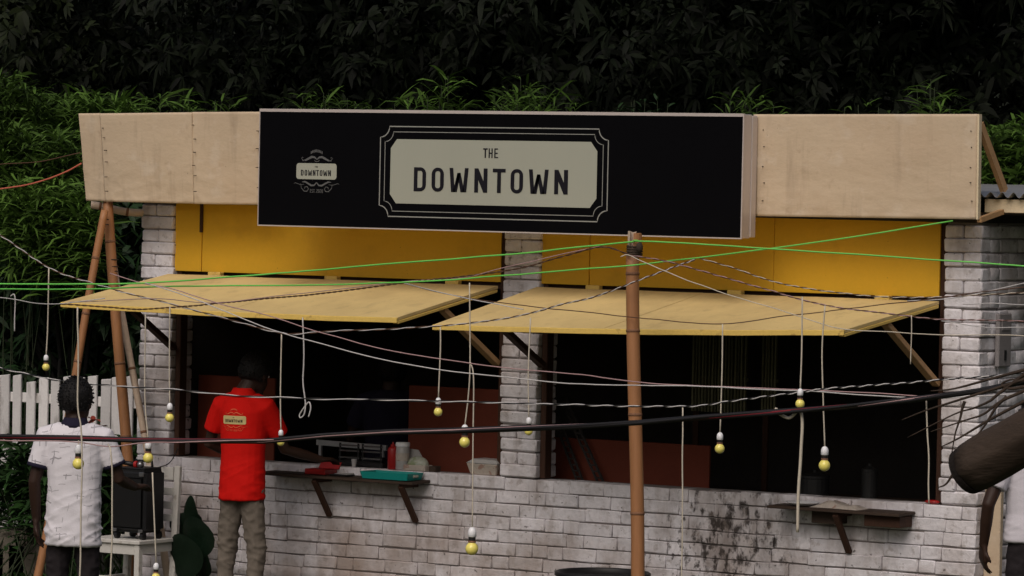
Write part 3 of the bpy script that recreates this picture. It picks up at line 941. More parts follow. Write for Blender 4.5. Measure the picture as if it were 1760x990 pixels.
wire('green rope running up to the right end of the cream fascia', [(-120,498,-2.15),(120,497,-2.05),(280,493,-1.95),(400,491,-1.9),(690,486,-1.8),(860,474,-1.75),(1080,456,-1.72),(1200,443,-1.4),(1400,417,-.9),(1638,380,-.36)], .0048, M['green_rope'], 'green_rope', 'rope')
strands('black and white twisted wire sagging under the left awning and rising to the green rope', [(-60,372,-2.1),(0,405,-2),(84,461,-1.9),(160,487,-1.85),(240,509),(360,540),(480,571),(560,570),(740,562),(880,545),(960,525),(1020,511),(1100,480,-1.72),(1195,446,-1.42)], .0030, ['w_brown','w_white'], .11)
strands('brown twisted wire dropping from the green rope across the right awning', [(1203,444,-1.42),(1260,460,-1.45),(1340,486,-1.5),(1420,501,-1.5),(1545,512,-1.45),(1700,506,-1.4),(1850,496,-1.3)], .0026, ['w_brown','w_cream'], .13)
strands('brown twisted wire rising over the left awning to the pole top', [(104,523,-1.8),(180,527),(260,531),(380,521),(525,507),(690,487),(860,467),(960,443),(1032,424),(1078,436,-1.68)], .0028, ['w_brown','w_brown'], .10)
wire('pinkish wire looping over the left awning to the pole top', [(120,519,-1.9),(260,514,-1.9),(375,520,-1.85),(525,503),(690,485),(800,477),(870,459),(1030,423,-1.7)], .0026, M['w_pink'])
strands('dark twisted wire slanting from the pole top down to the right pillar', [(1078,437,-1.68),(1160,453),(1250,478),(1330,501),(1420,525),(1545,541),(1625,549),(1760,553),(1880,556)], .0026, ['w_brown','w_pink'], .13)
wire('pale cord slanting down from the pole top over the right awning', [(1066,441,-1.7),(1080,438,-1.69),(1110,452),(1180,481),(1260,509),(1330,530),(1400,552),(1450,565),(1530,570),(1620,575),(1760,577),(1880,578)], .0030, M['w_cream'])
wire('pink wire sagging across the left opening and middle pillar', [(190,470,-2),(240,486,-2),(300,498,-2),(390,525,-1.95),(460,541,-1.95),(560,575,-1.9),(680,605,-1.9),(800,622,-1.9),(900,636,-1.9),(1000,645,-1.95),(1100,657,-2),(1180,662,-2),(1300,667,-2),(1420,673,-2),(1530,678,-2),(1620,684,-2)], .0034, M['w_pink'])
wire('white wire sagging low across both dark openings', [(250,487,-2.02),(330,512,-2.02),(390,536,-2.02),(470,567,-2),(600,604,-2),(720,630,-2),(900,652,-2),(1000,661,-2),(1180,663,-2.02),(1300,669,-2.02),(1400,674,-2.02),(1500,681,-2.02),(1620,684,-2.02),(1760,676,-2.02),(1880,668,-2.02)], .0036, M['w_white'])
wire('dark wire drooping over the top of the right awning', [(690,486,-1.7),(770,506,-1.7),(880,523,-1.7),(1020,538,-1.7),(1130,549,-1.7),(1242,557,-1.7),(1340,545,-1.6),(1480,528,-1.55),(1612,513,-1.5),(1700,500,-1.5),(1880,480,-1.4)], .0030, M['w_brown'])
wire('white wire knotted at the rope above the left awning', [(690,486,-1.72),(770,506,-1.72),(830,518,-1.72),(900,532,-1.72)], .0030, M['w_white'])
strands('black and white twisted wire crossing at the red shirt collar', [(-120,605,-2.6),(0,633,-2.5),(80,650,-2.5),(150,660,-2.45),(300,670,-2.4),(400,680,-2.35),(520,684,-2.3),(640,687,-2.25),(860,693,-2.2),(1000,697,-2.2),(1180,699,-2.2),(1250,690,-2.2),(1340,679,-2.2),(1440,668,-2.2),(1560,658,-2.2),(1760,641,-2.2),(1880,630,-2.2)], .0034, ['w_black','w_white'], .20)
t = strands('thick black, grey and red cable bundle strung across the whole kiosk front', [(-120,747,-4.3),(0,750,-4.3),(240,757,-4.2),(460,757,-4.1),(520,751,-4.1),(640,744,-4),(860,737,-4),(1080,727,-4),(1200,718,-4),(1340,708,-4),(1500,694,-4),(1620,681,-4),(1700,669,-4),(1760,656,-4),(1880,632,-4)],
        [.012,.010,.0045,.010,.0060], ['w_black','w_black','w_pink','w_black','w_red'], 3.1, .0085, 'cable_bundle', 'cable', .8)
wire('thin purple wire hugging the cable bundle over the patterned shirt', [(-80,757,-4.35),(60,758,-4.35),(135,761,-4.35),(190,768,-4.32),(240,762,-4.3),(330,760,-4.25),(470,755,-4.2)], .0035, M['w_pink'])
for lb, pts, mm in (('white wire leaving the right pillar above the switch box', [(1618,552,-1.2),(1690,562,-1.2),(1760,562,-1.2),(1860,560,-1.2)], 'w_white'),
                ('white wire fanning up from the right awning corner', [(1560,518,-1.3),(1640,512,-1.3),(1700,500,-1.3),(1760,486,-1.3),(1860,462,-1.3)], 'w_white'),
                ('pale wire crossing the right pillar near the awning hinge', [(1655,523,-1.3),(1700,521,-1.3),(1760,523,-1.3),(1860,525,-1.3)], 'w_white'),
                ('pale wire entering beside the hanging hook at the left awning corner', [(-80,505,-2),(0,512,-2),(60,521,-2),(110,521,-1.95),(180,512,-1.9)], 'w_white'),
                ('red and white wire drooping from the left end of the fascia', [(-80,332,-.6),(0,325,-.55),(60,315,-.5),(110,297,-.45),(141,281,-.42)], 'w_rust'),
                ('thin grey wire tied to the left end of the fascia', [(-80,290,-.6),(0,283,-.55),(70,278,-.5),(139,262,-.42)], 'w_brown')):
    wire(lb, pts, .0030 if mm != 'w_rust' else .0055, M[mm])
# loose ends and dangling flex
def dangle(label, pts, r, m): return wire(label, pts, r, m, 'dangling_wire', 'wire')
dangle('bare white flex end hooked on the wire before the left foliage', [(18,510,-2),(24,507,-2),(26,520,-2),(25,545,-2),(25,570,-2)], .004, M['w_white'])
dangle('white flex hanging with a looped end inside the left opening', [(521,545,-1.75),(523,600,-1.75),(521,650,-1.75),(525,690,-1.75),(523,710,-1.75),(517,717,-1.75),(515,712,-1.75),(522,700,-1.75),(531,690,-1.75),(534,700,-1.75),(530,716,-1.75)], .0045, M['w_white'])
dangle('long pale flex falling from the twisted wire before the brick wall', [(1173,700,-2.2),(1173,800,-2.2),(1172,900,-2.2),(1172,1020,-2.2)], .0042, M['w_cream'])
dangle('short pale flex hanging under the right awning end', [(1566,541,-1.8),(1566,580,-1.8),(1565,625,-1.8)], .003, M['w_cream'])
dangle('pale flex hanging down to the red smear on the right sill', [(1593,684,-3.95),(1593,740,-3.95),(1596,800,-3.95),(1597,866,-3.95)], .0042, M['w_cream'])
dangle('thick cream flex dropping from the cable bundle to the right shelf', [(1345,713,-3.97),(1332,703,-3.97),(1340,712,-3.97),(1356,718,-3.97),(1372,705,-3.97),(1378,725,-3.97),(1376,790,-3.97),(1372,860,-3.97),(1370,915,-3.97)], .0085, M['w_cream'])
dangle('cream flex running down the front of the patterned shirt back', [(134,528,-4.4),(134,620,-4.4),(133,700,-4.4),(138,735,-4.4),(141,800,-4.4),(139,900,-4.4),(137,1010,-4.4)], .0048, M['w_cream'])
dangle('cream flex hanging beside the right arm of the patterned shirt', [(185,764,-4.34),(190,775,-4.4),(193,830,-4.4),(192,920,-4.4),(189,1010,-4.4)], .0048, M['w_cream'])
dangle('dark lamp lead running from the speaker up the brick wall', [(262,806,-.55),(275,803,-.45),(290,797,-.2),(300,783,-.03),(306,770,-.02)], .004, M['w_black'])

# ------------------------------------------------------------------ hanging bulbs
def bulb(label, cx, cy, dpx, top, Y, bend=()):
    c = P(cx, cy, Y)
    sc = (c-CAM).dot(FWD)/F_PX
    R = dpx/2*sc
    z0 = c.z - R
    t = thing('hanging_bulb', label, 'light bulb', (c.x, c.y, z0), 'bulbs hanging on flex')
    prof = [(.001,0)]+[(R*math.sin(rad(a)), R-R*math.cos(rad(a))) for a in range(15, 150, 15)]+[(R*.56, R*1.86),(R*.54, R*1.95)]
    part(MB().lathe(prof, (c.x, c.y, z0), 18), 'globe', M['bulb'], t, smooth=True)
    zz = z0+R*1.96
    part(MB().lathe([(R*.60,0),(R*.62,R*.05),(R*.62,R*.22),(R*.58,R*.26)], (c.x, c.y, zz), 16), 'brass_ring', M['ring'], t, smooth=False)
    part(MB().lathe([(R*.50,0),(R*.56,R*.04),(R*.56,R*.50),(R*.5,R*.55)], (c.x, c.y, zz+R*.27), 16), 'black_collar', M['collar'], t, smooth=False)
    zz += R*.83
    part(MB().lathe([(R*.58,0),(R*.66,R*.05),(R*.66,R*.75),(R*.60,R*1.05),(R*.42,R*1.35),(R*.2,R*1.5)], (c.x, c.y, zz), 16), 'socket', M['socket'], t, smooth=True)
    zs = zz+R*1.5
    pts = [Vector((c.x, c.y, zs-.005))]+[P(b[0], b[1], Y) for b in sorted(bend, key=lambda b: -b[1])]+[P(top[0], top[1], Y)]
    part(MB().tube(spline(pts, 6), .0042, 6), 'flex', M['w_cream'], t, smooth=True)
bulb('small yellow bulb hanging before the dark foliage above the picket fence', 79, 631, 13, (84,461), -1.92, [(82,560)])
bulb('yellow bulb dangling before the back of the patterned white shirt', 134.5, 797, 20, (135,757), -4.3)
bulb('yellow bulb hanging directly above the black speaker', 254.5, 787, 18, (250,540), -1.8, [(249,680)])
bulb('yellow bulb hanging before the left brick pillar edge and maroon board', 291.5, 718, 15.5, (292,527), -1.76, [(291,640)])
bulb('yellow bulb hanging beside the sleeve of the red shirt', 482.5, 760, 13, (484,572), -1.75, [(482,680)])
bulb('yellow bulb before the maroon board left of the middle pillar, the higher one', 753, 708, 15, (757,562), -1.75, [(757,600)])
bulb('yellow bulb before the maroon board left of the middle pillar, the lower one', 798.5, 760, 18.5, (807,486), -1.76, [(808,620), (805,680)])
bulb('lowest yellow bulb, hanging in front of the white brick wall under the counter', 811, 943, 22.5, (808,622), -1.9, [(814,650), (813,760)])
bulb('yellow bulb hanging before the lower middle pillar, half behind the cable bundle', 908.5, 741, 14.5, (912,546), -1.75, [(908,640)])
bulb('yellow bulb before the dark right opening beside the bamboo matting', 1237, 771, 17, (1242,557), -1.72, [(1241,640)])
bulb('yellow bulb touching the cable bundle where thick cream flex drops', 1375, 694, 16, (1379,510), -3.9, [(1378,600)])
bulb('big yellow bulb hanging low in the dark right opening above the shelf', 1417, 800, 20, (1418,525), -1.77, [(1413,600), (1415,690)])
bulb('yellow bulb hanging lowest beside the dark trousers', 268, 992, 15, (262,812), -4.3)

# ------------------------------------------------------------------ people
def remesh(mb, voxel, smooth_it=6, wr=None, name='body'):
    me = mb.mesh('tmp')
    o = bpy.data.objects.new('tmp', me); COL.objects.link(o)
    md = o.modifiers.new('r', 'REMESH'); md.mode = 'VOXEL'; md.voxel_size = voxel; md.use_smooth_shade = True
    ms = o.modifiers.new('s', 'SMOOTH'); ms.factor = .5; ms.iterations = smooth_it
    dg = bpy.context.evaluated_depsgraph_get()
    m2 = bpy.data.meshes.new_from_object(o.evaluated_get(dg))
    bpy.data.objects.remove(o); bpy.data.meshes.remove(me)
    m2.name = name
    if wr:
        ns = [v.normal.copy() for v in m2.vertices]
        for v, nn in zip(m2.vertices, ns): v.co += nn*wr(v.co)
    m2.polygons.foreach_set('use_smooth', [True]*len(m2.polygons))
    return m2

def add_hand(m, w_, d, up):
    """palm and five fingers from wrist w_ along d; up = back of hand"""
    w_ = Vector(w_); d = Vector(d).normalized(); up = Vector(up); s = d.cross(up).normalized(); up = s.cross(d)
    for k in range(5):
        q = -.030+.015*k
        m.tube([w_-d*.01+s*q*.6, w_+d*.045+s*q, w_+d*.085+s*q], [.016, .016, .014], 8)
    for k, (q, L_) in enumerate(((-.033,.066),(-.011,.078),(.011,.074),(.032,.058))):
        b = w_+d*.082+s*q
        p1 = b+d*L_*.5-up*.008; p2 = b+d*L_*.82-up*.024; p3 = b+d*L_-up*.042
        m.tube([b, p1, p2, p3], [.0095,.009,.0085,.007], 8)
    b = w_+d*.025-s*.030
    m.tube([b, b-s*.022+d*.028-up*.01, b-s*.028+d*.058-up*.022], [.012,.0105,.008], 8)

def add_head(m, c, yaw=0, tilt=0, hs=1.1):
    R = Matrix.Rotation(yaw, 3, 'Z') @ Matrix.Rotation(tilt, 3, 'X')
    c = Vector(c)
    def e(p, r): m.ell(c+R @ Vector(p)*hs, tuple(x*hs for x in r), 14, 10, R)
    e((0,-.008,.02), (.076,.095,.098)); e((0,.022,-.045), (.060,.070,.070)); e((0,.088,-.015), (.013,.018,.024))
    e((0,.070,.022), (.050,.018,.012)); e((0,.080,-.055), (.024,.012,.007)); e((0,.084,-.066), (.020,.010,.007)); e((0,.066,-.098), (.024,.022,.016))
    for s in (-1, 1): e((s*.078,-.005,-.008), (.010,.022,.032))
    return R

def hair_mesh(c, R, grow=.012, low=-.055):
    m = MB(); c = Vector(c); tuft = MB()
    n_, k_ = 26, 16
    for i in range(k_+1):
        t = math.pi*.5 - (math.pi*.5+math.pi*.22)*i/k_
        for k in range(n_):
            a = 2*math.pi*k/n_
            front = math.sin(a)
            tt_ = t if front < .2 else max(t, lerp(-.2, .45, min(1, (front-.2)/.6)))
            v = Vector(((.076+grow)*math.cos(tt_)*math.cos(a), -.010+(.095+grow)*math.cos(tt_)*math.sin(a), .022+(.098+grow)*math.sin(tt_)))
            v *= 1.10*(1+.07*noise.noise(v*30)+.05*noise.noise(v*75))
            m.v.append(tuple(c+R @ v))
    for i in range(k_):
        for k in range(n_): m.f.append((i*n_+k, (i+1)*n_+k, (i+1)*n_+(k+1) % n_, i*n_+(k+1) % n_))
    random.seed(int(abs(c.x*1000)) % 997)
    for j in range(1500):                       # short tousled locks over the cap
        p = m.v[random.randrange(0, k_*n_)]
        p = Vector(p); d = (p-c).normalized()
        t_ = (d*.15+Vector((random.uniform(-1,1), random.uniform(-1,1), random.uniform(-1.2,.5)))).normalized()
        s_ = d.cross(t_).normalized()*.004
        l_ = random.uniform(.006, .015); o_ = len(m.v)
        tuft.v += [tuple(p-d*.003-s_), tuple(p-d*.003+s_), tuple(p+t_*l_*.6+d*.005+s_*.6), tuple(p+t_*l_+d*.002)]
        b_ = len(tuft.v)-4; tuft.f += [(b_, b_+1, b_+2), (b_, b_+2, b_+3)]
    o = len(m.v); m.v.append(tuple(c))
    for k in range(n_): m.f.append((k_*n_+k, o, k_*n_+(k+1) % n_))
    m.add(tuft.v, tuft.f)
    return m

def person(label, loc, rz, H, arms, shirt, trousers, shirt_len=.82, yaw=0, tilt=0, lean=0.0, wr_amp=.006, cuffs=None, collar=None, stance=.10, hx=0, hy=0, slv=.66, tw=1.0):
    k = H/1.72
    t = thing('person', label, 'person', loc, rz=rz)
    def Lz(z): return lean*max(0, z-.95)            # forward lean
    def V(p): return Vector((p[0]*k*(tw if .7 < p[2] else 1), (p[1]+Lz(p[2]))*k, p[2]*k))
    sh = [(-.185,0,1.405), (.185,0,1.405)]
    b = MB()
    b.loft([(V((0,0,.86)),.15*k*tw*.96,.10*k),(V((0,0,.96)),.155*k*tw*.96,.105*k),(V((0,0,1.08)),.145*k*tw*.96,.10*k),(V((0,.005,1.25)),.165*k*tw*.96,.112*k),(V((0,0,1.38)),.17*k*tw*.96,.10*k),(V((0,-.01,1.445)),.10*k*tw*.96,.07*k)])
    b.tube([V((0,-.012,1.40)), V((0,-.008,1.47)), V((hx*.8,.005+hy*.8,1.56))], [.078*k,.064*k,.060*k], 12)
    hc = V((hx,.015+hy,1.598))
    R = add_head(b, hc, yaw, tilt)
    for s in (-1, 1):
        b.tube([V((s*.085,0,.90)), V((s*stance,.012,.50)), V((s*stance*1.05,-.02,.10))], [.078*k,.052*k,.036*k], 10)
        b.tube([V((s*stance*1.05,-.05,.045)), V((s*stance*1.1,.05,.045)), V((s*stance*1.2,.16,.035))], [.036*k,.038*k,.028*k], 10)
    for s, (el, wr, hd, hup) in zip((0, 1), arms):
        b.tube([V(sh[s]), V(sh[s]).lerp(V(el), .5), V(el), V(el).lerp(V(wr), .4), V(wr)], [.052*k,.045*k,.037*k,.036*k,.026*k], 10)
        add_hand(b, V(wr), hd, hup)
    obj('body', remesh(b, .0075, 4), M['skin'], t)
    hair = obj('hair', hair_mesh(hc, R).mesh('hair', smooth=True), M['hair'], t)
    for s in (-1, 1):
        m = MB().ell(hc+R @ Vector((s*.033,.086,.003)), (.010,.008,.007)); obj('eye', m.mesh('eye', smooth=True), M['socket'], t)
    # trousers
    q = MB()
    q.loft([(V((0,0,.80)),.150*k*tw*.97,.112*k*.95),(V((0,0,.90)),.165*k*tw*.97,.118*k*.95),(V((0,0,1.02)),.158*k*tw*.97,.112*k*.95)])
    for s in (-1, 1):
        q.tube([V((s*.084,0,.90)), V((s*.090,.004,.74)), V((s*stance,.010,.50)), V((s*stance*1.03,-.012,.28)), V((s*stance*1.05,-.015,.085))], [.082*k,.078*k,.059*k,.054*k,.054*k], 12)
    def wq(p):
        f1 = 1-abs(noise.noise((p.x*9+p.z*6, p.y*6, p.z*10-p.x*9)))*2.2
        f2 = 1-abs(noise.noise((p.x*11-p.z*8, p.y*8, p.z*17+p.x*12+4)))*2.2
        kn = .45+.9*math.exp(-((p.z-.50*k)/.16)**2)+.5*math.exp(-((p.z-.16*k)/.1)**2)
        return .0075*kn*max(0, f1)**2+.006*kn*max(0, f2)**2-.003+.004*noise.noise((p.x*10+p.z*7, p.y*8, p.z*9))+.004*noise.noise((p.x*16+p.z*12+5, p.y*14, p.z*20-p.x*22))
    obj('trousers', remesh(q, .009, 4, wq), M[trousers], t)
    for s in (-1, 1):
        m = MB().tube([V((s*stance*1.05,-.075,.035)), V((s*stance*1.1,.05,.040)), V((s*stance*1.2,.18,.030))], [.036*k,.046*k,.034*k], 12)
        obj('shoe', m.mesh('shoe', smooth=True), M['shoe'], t)
    # shirt
    c = MB(); L_ = shirt_len
    c.loft([(V((0,0,L_)),.182*k*tw,.128*k),(V((0,0,L_+.10)),.178*k*tw,.126*k),(V((0,.002,1.08)),.172*k*tw,.122*k),(V((0,.004,1.25)),.185*k*tw,.126*k),(V((0,-.004,1.36)),.195*k*tw,.118*k),(V((0,-.010,1.425)),.165*k*tw,.095*k),(V((0,-.012,1.465)),.095*k*tw,.078*k),(V((0,-.012,1.485)),.075*k*tw,.068*k)], 20)
    ends = []
    for s in (0, 1):
        e0 = V(sh[s]); e1 = e0.lerp(V(arms[s][0]), slv)
        c.tube([V((sh[s][0]*.45,-.006,1.425)), e0-Vector((0,0,.012)), e0.lerp(e1, .5), e1], [.062*k,.070*k,.068*k,.068*k], 12)
        ends.append((e0, e1))
    def ws(p):
        lo = max(0, min(1, (1.12*k-p.z)/.25))
        f1 = 1-abs(noise.noise((p.x*4+p.z*3, p.y*4, p.z*11+p.x*5)))*2
        f2 = 1-abs(noise.noise((p.x*6-p.z*5, p.y*5, p.z*19-p.x*7+9)))*2
        return wr_amp*(.25*noise.noise((p.x*9, p.y*9, p.z*7)) + lo*.42*max(0, f1)**2 + (.15+.4*lo)*.6*max(0, f2)**3)
    so = obj('shirt', remesh(c, .008, 6, ws), M[shirt], t)
    if cuffs:
        for e0, e1 in ends:
            d = (e1-e0).normalized()
            m = MB().tube([e1-d*.012, e1-d*.004, e1+d*.010], [.066*k,.0705*k,.0695*k], 16)
            obj('cuff', m.mesh('cuff', smooth=True), M[cuffs], so)
    if collar:
        m = MB().loft([(V((0,-.012,1.452)),.092*k,.084*k),(V((0,-.012,1.47)),.086*k,.080*k),(V((0,-.010,1.50)),.070*k,.070*k),(V((0,-.008,1.51)),.066*k,.066*k)], 18)
        obj('collar', m.mesh('collar', smooth=True), M[collar], so)
    return t, so

# patterned shirt material: short dark T and L ticks printed on white
def tick_cloth():
    m = mat('tick_cloth', (.76,.73,.77), .8, .05, 5, .03, 200, .15, 120, spec=.1)
    N = m.node_tree.nodes; L = m.node_tree.links
    def mth(op, a, b_=None):
        n = N.new('ShaderNodeMath'); n.operation = op
        for i, x in enumerate((a, b_)):
            if x is None: continue
            if hasattr(x, 'links'): L.new(x, n.inputs[i])
            else: n.inputs[i].default_value = x
        return n.outputs[0]
    tc = N.new('ShaderNodeTexCoord'); sp = N.new('ShaderNodeSeparateXYZ')
    wn_ = N.new('ShaderNodeTexNoise'); wn_.inputs['Scale'].default_value = 7; L.new(tc.outputs['Object'], wn_.inputs['Vector'])
    sb_ = N.new('ShaderNodeVectorMath'); sb_.operation = 'MULTIPLY_ADD'; L.new(wn_.outputs['Color'], sb_.inputs[0])
    sb_.inputs[1].default_value = (.07,.07,.07); L.new(tc.outputs['Object'], sb_.inputs[2]); L.new(sb_.outputs[0], sp.inputs[0])
    def layer(cs, off, seed):
        row = mth('FLOOR', mth('DIVIDE', mth('ADD', sp.outputs[2], off), cs*.8))
        xx = mth('ADD', mth('DIVIDE', mth('ADD', sp.outputs[0], off*1.7), cs), mth('MULTIPLY', mth('MODULO', row, 2.0), .5))
        fx = mth('FRACT', xx); fz = mth('FRACT', mth('DIVIDE', mth('ADD', sp.outputs[2], off), cs*.8))
        cb = N.new('ShaderNodeCombineXYZ'); L.new(mth('FLOOR', xx), cb.inputs[0]); L.new(row, cb.inputs[1]); cb.inputs[2].default_value = seed
        wn = N.new('ShaderNodeTexWhiteNoise'); L.new(cb.outputs[0], wn.inputs[0])
        r = wn.outputs['Value']
        sp2 = N.new('ShaderNodeSeparateColor'); L.new(wn.outputs['Color'], sp2.inputs[0])
        jx = mth('ADD', .30, mth('MULTIPLY', sp2.outputs[0], .4)); jz = mth('ADD', .25, mth('MULTIPLY', sp2.outputs[1], .3))
        dx = mth('SUBTRACT', fx, jx); dz = mth('SUBTRACT', fz, jz)
        v = mth('MULTIPLY', mth('LESS_THAN', mth('ABSOLUTE', dx), .030), mth('LESS_THAN', mth('ABSOLUTE', mth('SUBTRACT', dz, .12)), .26))
        h = mth('MULTIPLY', mth('LESS_THAN', mth('ABSOLUTE', mth('SUBTRACT', dz, mth('MULTIPLY', mth('GREATER_THAN', sp2.outputs[2], .5), .26))), .036), mth('LESS_THAN', mth('ABSOLUTE', mth('SUBTRACT', dx, .10)), .30))
        useh = mth('GREATER_THAN', r, .30); usev = mth('LESS_THAN', r, .72)
        k = mth('MULTIPLY', mth('MAXIMUM', mth('MULTIPLY', h, useh), mth('MULTIPLY', v, usev)), mth('LESS_THAN', sp2.outputs[1], .68))
        return mth('MULTIPLY', k, mth('ADD', .10, mth('MULTIPLY', sp2.outputs[2], .55)))
    k = mth('MAXIMUM', layer(.075, 3.0, 1.0), layer(.11, 5.03, 8.0))
    b = N['Principled BSDF']; src = b.inputs['Base Color'].links[0].from_socket
    mx = N.new('ShaderNodeMix'); mx.data_type = 'RGBA'
    L.new(k, mx.inputs[0]); L.new(src, mx.inputs[6]); mx.inputs[7].default_value = (.05,.045,.06,1)
    L.new(mx.outputs[2], b.inputs['Base Color'])
    return m
M['tick_cloth'] = tick_cloth()
M['skin_b'] = M['skin']
# man in the patterned shirt, back to us
wl = P(131, 655, -3.5)
person('person in white shirt with small dark ticks and charcoal trousers, seen from behind', (wl.x, -3.5, 0), TH*.85, wl.z-.005,
       [((-.255,-.02,1.12), (-.250,.045,.885), (0,.25,-1), (-1,0,0)), ((.285,.03,1.145), (.345,.26,1.085), (.35,1,.05), (0,0,1))],
       'tick_cloth', 'charcoal_cloth', shirt_len=.755, yaw=-.25, tilt=-.10, wr_amp=.022, cuffs='navy_cloth', collar='navy_cloth', tw=.93)
# man in the red shirt at the counter
rl = P(425, 615, -.70)
pr, red = person('person in red printed T-shirt and beige trousers leaning at the counter', (rl.x-.02, -.70, 0), .16, 1.735,
       [((-.31,.04,1.14), (-.15,.28,1.04), (.45,.9,-.1), (0,0,1)), ((.26,.16,1.12), (.44,.38,1.05), (.35,1,0), (0,0,1))],
       'red_cloth', 'beige_cloth', shirt_len=.80, yaw=-.3, tilt=-.25, wr_amp=.012, collar='red_cloth', stance=.104, hx=.055, hy=.05, tw=.84)
# print on the back of the red shirt, laid on the cloth
from mathutils.bvhtree import BVHTree
bv = BVHTree.FromPolygons([v.co for v in red.data.vertices], [p.vertices for p in red.data.polygons])
M['print_plate'] = mat('print_plate', (.62,.50,.22), .7, .1, 20, bump=0)
M['print_line'] = mat('print_line', (.70,.12,.05), .7, .1, 20, bump=0)
pc = pr.rotation_euler.to_matrix().inverted() @ (P(401, 722, -.83)-Vector(pr.location))
def put_red(m, name, mt, lift, st=False):
    # subdivide-free projection: drop every vertex onto the shirt from behind
    me = MB(); me.v = [tuple(v) for v in m.v]; me.f = list(m.f)
    mesh_ = me.mesh(name)
    bm = bmesh.new(); bm.from_mesh(mesh_)
    bmesh.ops.triangulate(bm, faces=bm.faces[:])
    bmesh.ops.subdivide_edges(bm, edges=[e for e in bm.edges if e.calc_length() > .02], cuts=4, use_grid_fill=False)
    bmesh.ops.triangulate(bm, faces=bm.faces[:])
    for v in bm.verts:
        x, z = v.co.x+pc.x, v.co.z+pc.z
        hit = bv.ray_cast(Vector((x, -1, z)), Vector((0, 1, 0)))
        y = hit[0].y if hit[0] else -.12
        v.co = Vector((x, y-lift-.002, z))
    bm.to_mesh(mesh_); bm.free()
    o_ = obj(name, mesh_, mt, red)
    if st: o_['kind'] = 'stuff'
logo(put_red, .165, M['print_plate'], M['letter'], M['print_line'])
# man at the right edge
ml = P(1782, 800, -1.3)
person('person in loose white shirt and black trousers beside the right pillar', (ml.x, -1.3, 0), TH+.3, 1.72,
       [((-.30,-.03,1.14), (-.285,.06,.90), (.1,.2,-1), (-1,0,0)), ((.27,.02,1.13), (.27,.12,.90), (0,.2,-1), (1,0,0))],
       'white_cloth', 'charcoal_cloth', shirt_len=.93, wr_amp=.016)
# cook in the dark kitchen
kl = P(672, 700, .95)
person('person in dark navy shirt working inside the unlit left opening', (kl.x, .95, 0), .5, 1.70,
       [((-.28,.06,1.14), (-.20,.30,1.10), (.3,1,0), (0,0,1)), ((.28,.06,1.14), (.20,.30,1.10), (-.3,1,0), (0,0,1))],
       'navy_cloth', 'charcoal_cloth', shirt_len=.84, wr_amp=.006)

# ------------------------------------------------------------------ chair and speaker
fr = P(239, 930, -.78)
cx1, cy0, cz = fr.x, -.78, fr.z
cx0, cy1 = cx1-.42, cy0+.40
ch = thing('wooden_chair', 'white painted wooden chair with slatted back against the brick wall', 'chair', ((cx0+cx1)/2, (cy0+cy1)/2, 0))
part(MB().box((cx0-.01, cy0-.012, cz-.026), (cx1+.01, cy1-.036, cz)), 'seat', M['chair_white'], ch, bevel=.004)
for xx in (cx0, cx1-.04):
    part(MB().box((xx, cy0, 0), (xx+.04, cy0+.045, cz-.027)), 'leg', M['chair_white'], ch, bevel=.004)
    part(MB().hexa([(xx,cy1-.035,0),(xx+.045,cy1-.035,0),(xx+.045,cy1+.01,0),(xx,cy1+.01,0)], [(xx,cy1+.02,.965),(xx+.045,cy1+.02,.965),(xx+.045,cy1+.05,.965),(xx,cy1+.05,.965)]), 'back_post', M['chair_white'], ch, bevel=.004)
    part(MB().box((xx+.005, cy0+.046, cz-.30), (xx+.035, cy1-.036, cz-.26)), 'stretcher', M['chair_white'], ch, bevel=.003)
    part(MB().box((xx+.006, cy0+.046, cz-.085), (xx+.034, cy1-.037, cz-.028)), 'side_rail', M['chair_white'], ch)
part(MB().box((cx0+.041, cy0+.006, cz-.095), (cx1-.041, cy0+.036, cz-.028)), 'front_rail', M['chair_white'], ch, bevel=.003)
part(MB().box((cx0+.041, cy0+.008, cz-.30), (cx1-.041, cy0+.034, cz-.245)), 'stretcher', M['chair_white'], ch, bevel=.003)
for z0, z1 in ((.87,.955),(.77,.82),(.68,.73),(.60,.645)):
    yy = cy1+.02*z0
    part(MB().box((cx0+.046, yy, z0), (cx1-.046, yy+.018, z1)), 'back_slat', M['chair_white'], ch, bevel=.003)
sx_, sy_ = (cx0+cx1)/2+.075, cy0+.165
sp_ = thing('trolley_speaker', 'black trolley loudspeaker with wheels standing on the white chair', 'speaker', (sx_, sy_, cz))
zb = cz+.045; zt_ = cz+.455
hw, hd = .135, .115
part(MB().box((sx_-hw, sy_-hd, zb), (sx_+hw, sy_+hd, zt_)), 'cabinet', M['black_plastic'], sp_, bevel=.022, seg=3)
part(MB().box((sx_-hw+.018, sy_-hd-.008, zb+.03), (sx_+hw-.018, sy_-hd+.004, zt_-.05)), 'grille', M['black_grille'], sp_, bevel=.008, seg=2)
part(MB().box((sx_-hw+.02, sy_-hd+.02, zt_), (sx_+hw-.02, sy_+hd-.02, zt_+.014)), 'control_panel', M['black_plastic'], sp_, bevel=.005)
part(MB().tube([(sx_-.07, sy_+.05, zt_), (sx_-.065, sy_+.05, zt_+.05), (sx_+.065, sy_+.05, zt_+.05), (sx_+.07, sy_+.05, zt_)], .009, 8), 'handle', M['black_plastic'], sp_, smooth=True)
